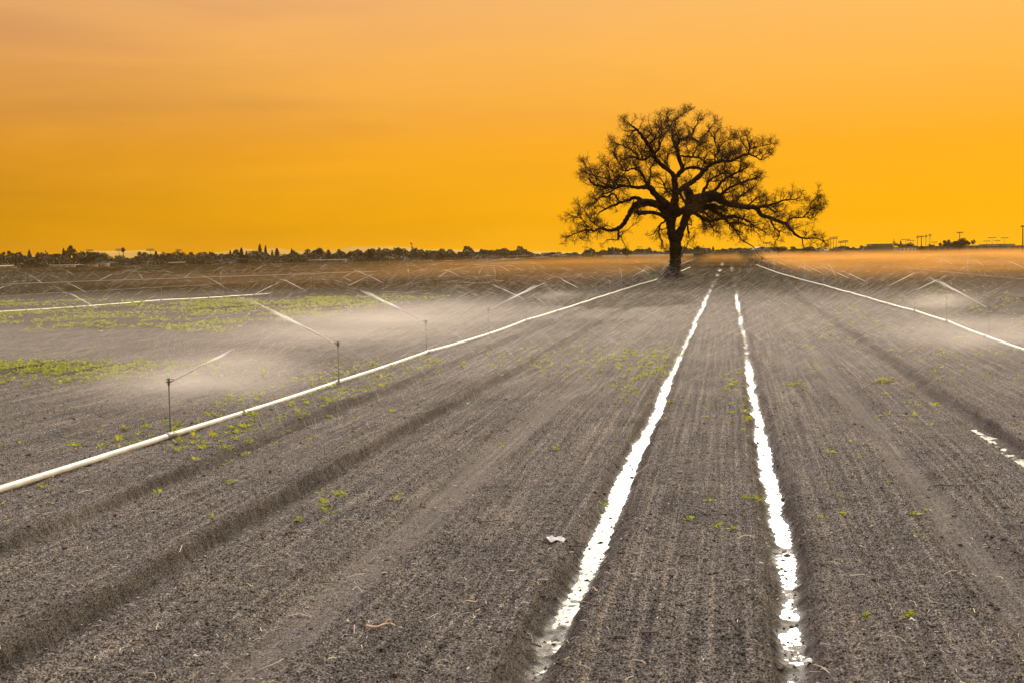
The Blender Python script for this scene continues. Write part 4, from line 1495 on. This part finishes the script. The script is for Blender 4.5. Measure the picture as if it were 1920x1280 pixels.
def crown_points(kind, seed):
    """points filling a crown of unit height (trunk included) and about unit width"""
    g = np.random.default_rng(seed)
    if kind in ('round', 'bare', 'mound'):
        nl = 13 if kind != 'mound' else 10
        lo = .22 if kind == 'round' else (.12 if kind == 'bare' else .05)
        c = np.stack([g.normal(0, .23, nl), g.normal(0, .23, nl), g.uniform(lo + .12, .84, nl)], 1)
        if kind == 'mound':
            c[:, 2] = g.uniform(.15, .72, nl) * (1 - 1.2 * (c[:, 0] ** 2 + c[:, 1] ** 2))
        rr = g.uniform(.11, .22, nl)
        n = 1900 if kind != 'bare' else 1300
        w = g.integers(0, nl, n)
        q = g.normal(size=(n, 3))
        q /= np.linalg.norm(q, axis=1)[:, None]
        q *= (g.random(n) ** .45)[:, None]
        return c[w] + q * rr[w][:, None], .040
    if kind == 'conifer':
        n = 1500
        z = .06 + .94 * g.random(n) ** 1.35
        tier = 0.75 + .25 * np.sin(z * 46 + g.normal(0, .5, n))
        rr = (1 - z) ** .8 * .42 * tier * np.sqrt(g.random(n)) + .012
        a = g.random(n) * 6.283
        rr *= 1 + .3 * np.sin(3 * a + 9 * z + seed)
        return np.stack([rr * np.cos(a), rr * np.sin(a), z - rr * .12], 1), .040
    if kind == 'column':
        n = 1300
        z = .04 + .96 * g.random(n)
        rr = .36 * np.sqrt(np.clip(1 - (2 * (z - .45) / 1.14) ** 2, 0, 1)) * np.sqrt(g.random(n)) * (1 + .2 * np.sin(z * 17 + seed))
        a = g.random(n) * 6.283
        return np.stack([rr * np.cos(a), rr * np.sin(a), z], 1), .040
    if kind == 'eucalyptus':
        c = np.array([(.02, 0, .82), (-.14, .05, .74), (.16, -.05, .66), (.04, .1, .92), (-.08, -.1, .60), (.12, .05, .5), (-.18, 0, .46)])
        rr = np.array([.15, .12, .13, .09, .10, .09, .08])
        n = 1000
        w = g.integers(0, len(c), n)
        q = g.normal(size=(n, 3))
        q /= np.linalg.norm(q, axis=1)[:, None]
        q *= (g.random(n) ** .4)[:, None]
        return c[w] + q * rr[w][:, None], .034


ARCH = {}
for kind, nvar in (('round', 5), ('bare', 3), ('mound', 3), ('conifer', 4), ('column', 2), ('eucalyptus', 2)):
    for q in range(nvar):
        P, sz = crown_points(kind, 500 + 17 * q + len(kind))
        g = np.random.default_rng(q)
        v, f = cards(P, sz * g.uniform(.6, 1.3, len(P)), q)
        cm = mesh('crown', v, f)
        cm.materials.append(M[{'round': 'far_mid' if q % 2 else 'far_dark', 'bare': 'far_bare', 'mound': 'far_bare' if q else 'far_mid', 'conifer': 'far_dark', 'column': 'far_dark', 'eucalyptus': 'far_mid'}[kind]])
        tm = MB()
        if kind == 'eucalyptus':
            tm.tube([(0, 0, -.03), (.01, 0, .3), (-.01, 0, .55), (.02, 0, .85)], [.03, .022, .016, .006], 6)
            tm.tube([(0, 0, .42), (.08, .0, .55), (.15, -.04, .66)], [.014, .01, .005], 6)
            tm.tube([(0, 0, .5), (-.07, .03, .62), (-.13, .05, .74)], [.013, .01, .005], 6)
        elif kind in ('conifer', 'column'):
            tm.tube([(0, 0, -.03), (0, 0, .5), (0, 0, .97)], [.025, .016, .003], 6)
        else:
            tm.tube([(0, 0, -.03), (.01, 0, .2), (0, .01, .4), (.02, 0, .7)], [.035, .028, .018, .005], 6)
            for b_ in range(5):
                a = b_ * 1.3 + q
                tm.tube([(0, 0, .22 + .05 * b_), (.1 * math.cos(a), .1 * math.sin(a), .4 + .05 * b_), (.24 * math.cos(a), .24 * math.sin(a), .55 + .05 * b_)], [.016, .011, .004], 6)
        tk = mesh('trunk', tm.v, tm.f)
        tk.materials.append(M['far_trunk'])
        ARCH[(kind, q)] = (cm, tk)

NAMES = {'round': ('broadleaf_tree', 'rounded dark broadleaf tree'), 'bare': ('bare_tree', 'brownish leafless tree'), 'mound': ('bushy_tree', 'low dome shaped bushy tree'),
         'conifer': ('conifer_tree', 'dark pointed conifer'), 'column': ('cypress_tree', 'dark slim column shaped tree'), 'eucalyptus': ('eucalyptus_tree', 'loose tall tree with open crown')}
SEGS = [(120, 'by the left edge of the far treeline'), (237, 'in the treeline left of the lone palm'), (400, 'in the treeline just right of the lone palm'), (485, 'in the treeline just left of the twin tall conifers'),
        (585, 'in the treeline just right of the twin tall conifers'), (770, 'in the treeline above the long low shed'), (1000, 'in the treeline behind the pale windowed building'), (1130, 'in the gap between the treeline and the oak'),
        (1262, 'in the distance left of the oak trunk'), (1460, 'in the distance right of the oak trunk'), (1660, 'near the grey buildings at far right'), (2000, 'on the skyline above the long grey wall at far right')]


def seg_of(px):
    for lim, s in SEGS:
        if px < lim:
            return s
    return SEGS[-1][1]


tcount = 0


def far_tree(px, top, wpx, kind, label=None, Z=None):
    global tcount
    tcount += 1
    g = random.Random(tcount)
    Z = Z or g.uniform(690, 800)
    x, y = at(px, Z)
    base = hor(px) + H * F / Z
    hgt = (base - top) * Z / F
    w = wpx * Z / F
    nv = {'round': 5, 'bare': 3, 'mound': 3, 'conifer': 4, 'column': 2, 'eucalyptus': 2}[kind]
    cm, tk = ARCH[(kind, tcount % nv)]
    e = empty(NAMES[kind][0], (x, y, 0), g.uniform(0, 6.28))
    tag(e, label or NAMES[kind][1] + ' ' + seg_of(px), 'tree', 'trees of the far treeline')
    ws = w / {'round': .68, 'bare': .68, 'mound': .68, 'conifer': .56, 'column': .60, 'eucalyptus': .42}[kind]
    for nm, me in (('crown', cm), ('trunk', tk)):
        o = bpy.data.objects.new(nm, me)
        COL.objects.link(o)
        o.parent = e
        o.scale = (ws, ws, hgt)
    return e


FT = [(2, 473, 15, 'round'), (11, 473, 13, 'eucalyptus'), (26, 471, 15, 'eucalyptus', 'leaning open crowned tree close to the left edge of the treeline'), (42, 473, 24, 'round'), (62, 469, 13, 'conifer', 'broad pointed conifer near the left edge of the treeline'), (56, 479, 32, 'round'), (78, 474, 19, 'conifer'),
      (74, 481, 28, 'round'), (104, 476, 28, 'round'), (116, 474, 24, 'round'), (126, 466, 12, 'conifer', 'ragged pointed conifer beside the tall open crowned tree'), (139, 461, 16, 'eucalyptus', 'tall open crowned tree standing above the left treeline'), (155, 471, 24, 'round'), (176, 472, 24, 'round'),
      (187, 471, 26, 'round'), (207, 474, 24, 'bare'), (225, 478, 30, 'bare'), (262, 479, 24, 'bare'), (274, 472, 20, 'round'), (298, 471, 14, 'conifer'), (311, 471, 22, 'round'), (325, 480, 18, 'round'),
      (347, 471, 20, 'round'), (362, 471, 22, 'bare'), (376, 473, 14, 'bare'), (392, 472, 14, 'round'), (405, 476, 30, 'round'), (428, 474, 14, 'bare'), (437, 470, 11, 'conifer'), (448, 468, 10, 'conifer'),
      (458, 465.5, 16, 'conifer', 'wide dark conifer left of the twin tall conifers'), (467, 471, 11, 'conifer'), (483, 474, 18, 'round'), (492.5, 458, 13, 'conifer', 'tallest conifer of the treeline, the left of the twins'), (503, 461, 10, 'conifer', 'slim tall conifer, the right of the twins'), (515, 469, 9, 'conifer'),
      (524, 466, 17, 'conifer', 'wide dark conifer right of the twin tall conifers'), (540, 475, 26, 'round'), (552, 467, 12, 'conifer', 'single pointed conifer above the round trees left of the long shed'), (564, 476, 24, 'round'), (580, 472, 20, 'bare'), (602, 465, 24, 'round', 'big dark rounded tree behind the long low shed'), (620, 469, 10, 'column'),
      (630, 474, 18, 'bare'), (640, 468, 10, 'column'), (650, 473, 14, 'round'), (662, 471, 14, 'round'), (675, 470, 20, 'round'), (696, 466, 21, 'round'), (714, 468, 8, 'conifer'), (725, 467, 16, 'round'), (742, 468, 20, 'bare'), (760, 464, 23, 'round'),
      (781, 465, 17, 'round'), (802, 467, 15, 'bare'), (813, 470, 16, 'round'), (830, 472, 22, 'bare'), (848, 473, 16, 'round'), (868, 472, 16, 'round'), (886, 472, 24, 'round'), (909, 467, 14, 'round'), (921, 469, 14, 'round'),
      (945, 465, 22, 'round', 'tallest rounded tree behind the pale windowed building'), (966, 472, 14, 'round'), (980, 475, 16, 'round'), (992, 477, 10, 'round'), (1012, 473, 26, 'mound'), (1035, 471, 34, 'mound'), (1055, 473, 24, 'mound'), (1078, 470, 28, 'mound'), (1106, 474, 24, 'mound'),
      (1144, 465, 7, 'column'), (1150, 464, 8, 'column'), (1156, 465, 7, 'column'), (1161, 466, 7, 'column'), (1173, 463, 20, 'round', 'dark broad tree beside the four slim columns left of the oak'), (1190, 471, 14, 'bare'), (1218, 472, 24, 'round'), (1240, 473, 20, 'bare'),
      (1290, 470, 16, 'bare'), (1300, 467, 18, 'round'), (1315, 467, 20, 'bare'), (1338, 463, 10, 'conifer', 'small pointed conifer in the distance right of the oak trunk'), (1350, 468, 14, 'round'), (1380, 464, 18, 'round'), (1398, 464, 22, 'round'), (1468, 462, 24, 'round'), (1490, 467, 18, 'round'), (1520, 463, 26, 'bare'), (1538, 463, 24, 'bare'),
      (1577, 460, 22, 'bare'), (1600, 464, 26, 'bare'), (1622, 464, 22, 'bare'), (1648, 456, 18, 'bare'), (1688, 452, 8, 'conifer', 'small pointed conifer on the skyline at far right'), (1703, 454, 22, 'round', 'wide dark tree beside the small conifer at far right'), (1727, 460, 14, 'bare'), (1748, 458, 16, 'round'), (1772, 450, 16, 'round'), (1790, 451, 20, 'round'), (1808, 445, 18, 'round', 'tallest dark tree of the clump above the grey wall at far right')]
for q in FT:
    far_tree(*q)
# the palm
x, y = at(237, 740)
hgt = (hor(237) + H * F / 740 - 465) * 740 / F
pe = empty('palm_tree', (x, y, 0))
tag(pe, 'lone fan palm with a round head on a thin trunk above the treeline', 'tree')
mb = MB()
mb.tube([(0, 0, -.2), (.1, 0, hgt * .4), (0, 0, hgt * .86)], [.35, .26, .22], 8)
mb.build('trunk', M['far_trunk'], pe, True)
g = np.random.default_rng(8)
P = g.normal(size=(420, 3))
P /= np.linalg.norm(P, axis=1)[:, None]
P *= (g.random(420) ** .4)[:, None] * np.array([[1.15, 1.15, 1.35]])
v, f = cards(P + np.array([[0, 0, hgt * .88]]), g.uniform(.15, .4, 420), 2)
link('crown', mesh('crown', v, f), M['far_dark'], pe)

# undergrowth filling the foot of the treeline
g = np.random.default_rng(41)
n = 60000
px = g.uniform(-40, 1640, n)
Zr = g.uniform(690, 790, n)
top = 3.6 + 3.8 * (0.5 + 0.5 * vnoise(px / 16.0, px * 0, 71)) + 1.2 * vnoise(px / 5.0, px * 0, 72)
top = np.where(px > 990, top * (.55 + .25 * vnoise(px / 30.0, px * 0, 73)), top)
d3 = FW[None] + RT[None] * ((px - 960) / F)[:, None]
P = np.stack([d3[:, 0] * Zr, d3[:, 1] * Zr, np.abs(top) * g.random(n)], 1)
v, f = cards(P, g.uniform(.35, .8, n), 4)
o = link('undergrowth', mesh('undergrowth', v, f), M['far_mid'])
tag(o, 'dark scrub and undergrowth along the foot of the far treeline', kind='stuff')


def facing(px, Z):
    x, y = at(px, Z)
    return x, y, YAW


def building(px0, px1, top, name, label, wall, roof, Z=660, depth=9.0, kind='flat', windows=0, base=None, winh=.4):
    """a far building squarely facing the field; px0..px1 and top are where the photo shows it"""
    pc = .5 * (px0 + px1)
    x, y, rz = facing(pc, Z)
    w = (px1 - px0) * Z / F
    bz = 0.0
    hgt = (hor(pc) + H * F / Z - top) * Z / F
    e = empty(name, (x, y, bz), rz)
    tag(e, label, 'building', 'far buildings')
    mb = MB()
    if kind == 'gable':
        eh = hgt * .6
        mb.box(-w / 2, w / 2, 0, depth, -.3, eh)
        mb.build('wall', M[wall], e)
        rf = MB()
        o_ = .4
        n0 = len(rf.v)
        rf.v += [(-w / 2 - o_, -o_, eh), (w / 2 + o_, -o_, eh), (w / 2 + o_, depth + o_, eh), (-w / 2 - o_, depth + o_, eh), (-w / 2 - o_, depth / 2, hgt), (w / 2 + o_, depth / 2, hgt)]
        rf.f += [(0, 1, 5, 4), (2, 3, 4, 5), (0, 4, 3, 3), (1, 2, 5, 5), (3, 2, 1, 0)]
        rf.f = [q for q in rf.f if len(set(q)) == 4]
        rf.build('roof', M[roof], e)
    elif kind == 'gable_front':
        eh = hgt * .55
        mb.box(-w / 2, w / 2, 0, depth, -.3, eh)
        mb.build('wall', M[wall], e)
        rf = MB()
        rf.v += [(-w / 2 - .4, -.4, eh), (0, -.4, hgt), (0, depth, hgt), (-w / 2 - .4, depth, eh), (w / 2 + .4, -.4, eh), (w / 2 + .4, depth, eh), (0, -.4, eh), (0, depth, eh)]
        rf.f += [(0, 1, 2, 3), (1, 4, 5, 2), (0, 6, 4, 1), (3, 2, 5, 7)]
        rf.build('roof', M[roof], e)
    else:
        eh = hgt - .28
        mb.box(-w / 2, w / 2, 0, depth, -.3, eh)
        mb.build('wall', M[wall], e)
        rf = MB()
        rf.box(-w / 2 - .25, w / 2 + .25, -.25, depth + .25, eh + .003, hgt)
        rf.build('roof', M[roof], e)
    for k in range(windows):
        cx = -w / 2 + w * (k + .5) / windows
        ww = min(1.3, w / windows * .45)
        wb = MB()
        wb.box(cx - ww / 2, cx + ww / 2, -.06, .02, eh * .38, eh * (.38 + winh))
        wb.build('window', M['dark_open'], e)
    return e


building(-4, 26, 497.6, 'low_house', 'low house with white roof at the left edge of the field', 'wall_beige', 'roof_pale', 640, 8, 'gable', 3)
building(98, 142, 496.6, 'storage_shed', 'long low whitish shed under the left treeline', 'wall_white', 'roof_pale', 640, 8, 'flat', 4)
building(144, 163, 496.4, 'small_house', 'small dim house between the whitish shed and the beige house', 'wall_grey', 'roof_grey', 645, 8, 'gable', 2)
building(164, 180, 495.4, 'beige_house', 'beige house with dark windows under the left treeline', 'wall_beige', 'roof_grey', 640, 8, 'flat', 2)
building(193, 204, 494.6, 'box_building', 'small bright beige box building below the lone palm', 'wall_beige', 'roof_pale', 640, 6, 'flat', 1)
building(319, 349, 491.6, 'grey_house', 'grey roofed house right of the lone palm', 'wall_grey', 'roof_grey', 650, 9, 'gable', 2)
building(584, 648, 487.0, 'open_shed', 'long low open shed with a pale roof edge under the big dark tree', 'wall_grey', 'roof_pale', 650, 12, 'flat', 5, winh=.5)
building(774, 811, 488.6, 'windowed_building', 'pale building with a row of dark windows in front of the treeline', 'wall_beige', 'roof_grey', 640, 9, 'flat', 4)
building(838, 853, 488.8, 'white_roof_shed', 'small shed with bright white roof right of the pale windowed building', 'wall_grey', 'roof_pale', 640, 7, 'gable', 1)
building(942, 972, 485.8, 'dull_shed', 'dull low shed behind the mist left of the oak', 'wall_beige', 'roof_grey', 650, 8, 'gable', 2)
building(1413, 1448, 462.5, 'barn', 'grey peaked barn in the distance right of the oak', 'wall_grey', 'roof_grey', 700, 14, 'gable_front', 1)
building(1510, 1556, 469, 'long_house', 'low pale long house behind the mist right of the oak crown', 'wall_white', 'roof_grey', 700, 9, 'gable', 3)
building(1627, 1674, 462, 'warehouse', 'grey warehouse at the left end of the far right buildings', 'wall_grey', 'roof_grey', 690, 16, 'flat', 0)
building(1639, 1673, 457.5, 'rooftop_hall', 'taller grey hall rising behind the grey warehouse', 'wall_grey', 'roof_pale', 730, 16, 'flat', 0)
building(1680, 1717, 464, 'store_building', 'pale low store building beside the grey warehouse', 'wall_white', 'roof_grey', 700, 12, 'flat', 5)
building(1717, 1846, 461.6, 'long_hall', 'very long grey hall across the far right skyline', 'wall_grey', 'roof_grey', 710, 20, 'flat', 12)
building(1846, 1913, 461.2, 'end_hall', 'grey hall at the right end of the far buildings', 'wall_grey', 'roof_grey', 700, 20, 'flat', 6)
building(1846, 1873, 458.4, 'roof_block', 'left pale block rising above the grey hall at far right', 'wall_white', 'roof_grey', 735, 10, 'flat', 2)
building(1875, 1901, 458.0, 'roof_block', 'right pale block rising above the grey hall at far right', 'wall_white', 'roof_grey', 735, 10, 'flat', 2)
# long white boundary wall behind the oak
xa, ya, rz = facing(1216, 670)
e = empty('boundary_wall', (xa, ya, 0), rz)
tag(e, 'long low whitewashed wall in the distance behind the oak trunk', 'wall')
w = 170 * 670 / F
mb = MB()
mb.box(-w / 2, w / 2, 0, .25, -.2, 1.5)
mb.build('wall_panel', M['wall_white'], e)
mb = MB()
mb.box(-w / 2 - .1, w / 2 + .1, -.08, .33, 1.503, 1.62)
mb.build('coping', M['wall_grey'], e)


def height_at(px, top, Z):
    return (hor(px) + H * F / Z - top) * Z / F


def utility_pole(px, top, label, Z=520, arms=((.5, 2.4),), rad=.16):
    x, y, rz = facing(px, Z)
    hgt = height_at(px, top, Z)
    e = empty('utility_pole', (x, y, 0), rz)
    tag(e, label, 'pole', 'utility poles at far right')
    mb = MB()
    mb.tube([(0, 0, -.5), (0, 0, hgt * .5), (0, 0, hgt)], [rad * 1.2, rad, rad * .8], 8)
    mb.build('pole', M['pole_wood'], e, True)
    for dz, w in arms:
        ab = MB()
        ab.box(-w / 2, w / 2, -rad - .12, -rad, hgt - dz - .13, hgt - dz + .13)
        for s in (-1, -.55, .55, 1):
            ab.tube([(s * w * .46, -rad - .06, hgt - dz + .12), (s * w * .46, -rad - .06, hgt - dz + .42)], [.07, .05], 6)
        ab.build('crossarm', M['pole_wood'], e)


utility_pole(1915.5, 423, 'tall utility pole at the right edge of the skyline', 430, ((.5, 1.5),), .17)
utility_pole(1798, 435.5, 'utility pole with a wide crossarm before the dark tree clump at far right', 480, ((.3, 2.3),), .15)
utility_pole(1726.5, 442.5, 'utility pole with crossarm between two floodlight masts at far right', 500, ((.4, 1.9),), .16)
utility_pole(1675.5, 449, 'utility pole with short stacked arms beside the grey warehouse', 520, ((1.3, .9), (2.0, 1.3)), .13)
utility_pole(1671, 462, 'short bare post beside the grey warehouse', 520, ((.2, .4),), .13)


def mast(px, top, label, Z=720, w=2.2, h=1.4, twin=False, group='floodlight masts on the skyline', thin=.13, arm=False):
    x, y, rz = facing(px, Z)
    hgt = height_at(px, top, Z)
    e = empty('floodlight_mast', (x, y, 0), rz)
    tag(e, label, 'light mast', group)
    mb = MB()
    mb.tube([(0, 0, -.3), (0, 0, hgt * .5), (0, 0, hgt)], [thin * 1.3, thin, thin * .8], 8)
    mb.build('pole', M['mast'], e, True)
    lb = MB()
    if arm:
        lb.box(-w / 2, w / 2, -.12, .12, hgt - .15, hgt + .12)
        lb.box(-w / 2, -w / 2 + .5, -.2, .2, hgt - .35, hgt - .152)
        lb.box(w / 2 - .5, w / 2, -.2, .2, hgt - .35, hgt - .152)
    else:
        rows = 2
        for k in range(rows):
            zc = hgt - h * k / rows - .1
            lb.box(-w / 2, w / 2, -.10, .0, zc - .08, zc + .02)
            for q in range(4):
                cx = -w / 2 + w * (q + .5) / 4
                lb.box(cx - w * .1, cx + w * .1, -.45, -.102, zc - .3, zc + .12)
    lb.build('lamp_bar', M['mast'], e)


for px, top, w, lab in [(93, 470, .8, 'thin lamp mast in the gap by the left edge of the treeline'), (175, 468.5, 4, 'floodlight bank just above the trees left of the lone palm'), (229.5, 467, 4, 'floodlight mast just left of the lone palm'), (288, 467, 4.5, 'floodlight bank above the trees right of the lone palm'), (340.5, 468, 3.5, 'floodlight bank in the gap right of the lone palm'),
                        (385.5, 473, 2.5, 'small floodlight bank midway between the lone palm and the twin conifers'), (473.5, 471.5, 2.5, 'small floodlight bank just left of the twin tall conifers'), (1438, 454.5, 4.5, 'floodlight bank over the grey barn right of the oak'),
                        (1576, 452.5, 3, 'short floodlight bank right of the close pair of masts'), (1585, 451.5, 3, 'second short floodlight bank right of the close pair of masts')]:
    mast(px, top, lab, 730, w)
for px, top, lab in [(1557.5, 446, 'left mast of three thin ones standing close right of the oak crown'), (1562.8, 445, 'middle mast of three thin ones standing close right of the oak crown'), (1568, 444.5, 'right mast of three thin ones standing close right of the oak crown'), (1719.5, 443, 'mast just left of the crossarm utility pole at far right'), (1735, 441.5, 'first mast right of the crossarm utility pole at far right'), (1742.3, 440, 'second mast right of the crossarm utility pole at far right')]:
    mast(px, top, lab, 720, 1.5, 1.6)
for px, top, w, lab in [(1697, 449.5, 4.5, 'tee shaped lamp above the small conifer at far right'), (1706, 451.5, 4, 'tee shaped lamp above the wide dark tree at far right'), (1751, 454.5, 3, 'small tee lamp left of the dark tree clump at far right'), (1848.5, 452.5, 3.5, 'leftmost tee lamp above the grey end hall'), (1858.5, 446, 4.5, 'taller left tee lamp above the grey end hall'), (1868, 452, 3, 'short tee lamp between the two taller ones over the end hall'), (1881.8, 446.5, 4, 'taller right tee lamp above the grey end hall'),
                        (983, 472, 2, 'left of two thin lamps at the right end of the treeline'), (991, 471, 2, 'right of two thin lamps at the right end of the treeline'), (1098.5, 463.5, 3, 'left lamp of the pair over the bushy trees left of the oak'), (1104.5, 465.5, 3, 'right lamp of the pair over the bushy trees left of the oak'), (1131.5, 463.5, 2, 'lone thin lamp left of the slim column trees'), (1201, 463.5, 3, 'tee lamp in the gap left of the oak trunk')]:
    mast(px, top, lab, 720, w, arm=True, thin=.09)
# antenna tower with drums above the treeline
x, y, rz = facing(776, 720)
hgt = height_at(776, 456, 720)
e = empty('antenna_tower', (x, y, 0), rz)
tag(e, 'thin antenna tower with small drums sticking out above the treeline', 'tower')
mb = MB()
for sx_, sy_ in ((-.3, 0), (.3, 0), (0, .4)):
    mb.tube([(sx_ * 1.6, sy_ * 1.6, -.3), (sx_ * .6, sy_ * .6, hgt)], .07, 6)
for k in range(16):
    z = hgt * k / 16
    s = 1.6 - k / 16
    mb.tube([(-.3 * s, 0, z), (.3 * s * .97, 0, z + hgt / 16)], .04, 6)
mb.build('lattice', M['mast'], e)
for k, (dx_, dz_) in enumerate(((-.35, .3), (.35, 2.6), (-.35, 4.4))):
    db = MB()
    db.tube([(dx_, -.5, hgt - dz_), (dx_, -.1, hgt - dz_)], .48, 10)
    db.build('antenna_drum', M['mast'], e)

# far hills
g = np.random.default_rng(4)
nx, ny = 160, 14
pxs = np.linspace(-500, 1250, nx)
V = []
for j in range(ny):
    Z = 1250 + 24 * j
    prof = math.sin(math.pi * j / (ny - 1)) ** .9
    for i, q in enumerate(pxs):
        ht = 13 + 5.5 * vnoise(np.array([q / 120.0]), np.array([0.3]), 5)[0] + 2 * vnoise(np.array([q / 35.0]), np.array([0.7]), 6)[0]
        ht *= 1 - 0.55 * sstep(500, 1200, np.array([q]))[0]
        d3 = FW + RT * (q - 960) / F
        V.append((d3[0] * Z, d3[1] * Z, ht * prof - 1.5))
ii = np.arange(nx * ny).reshape(ny, nx)
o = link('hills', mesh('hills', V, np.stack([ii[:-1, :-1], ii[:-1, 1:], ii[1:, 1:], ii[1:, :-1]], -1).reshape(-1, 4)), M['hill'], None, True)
tag(o, 'faint low hills behind the left treeline', kind='structure')

# ------------------------------------------------------------------ haze
mb = MB()
mb.box(-1500, 900, -40, 1750, -5.0, 23)
mt = bpy.data.materials.new('haze')
mt.use_nodes = True
t = mt.node_tree
t.nodes.clear()
o = t.nodes.new('ShaderNodeOutputMaterial')
pv = t.nodes.new('ShaderNodeVolumePrincipled')      # smoky air: scatters a little, swallows the blue
pv.inputs['Color'].default_value = (0.05, 0.026, 0.007, 1)
pv.inputs['Absorption Color'].default_value = (1.0, 0.80, 0.25, 1)
pv.inputs['Anisotropy'].default_value = 0.3
pv.inputs['Density'].default_value = 0.0011
t.links.new(pv.outputs[0], o.inputs['Volume'])
hz_ = mb.build('haze', mt)
tag(hz_, 'thin golden haze over the whole field', kind='stuff')
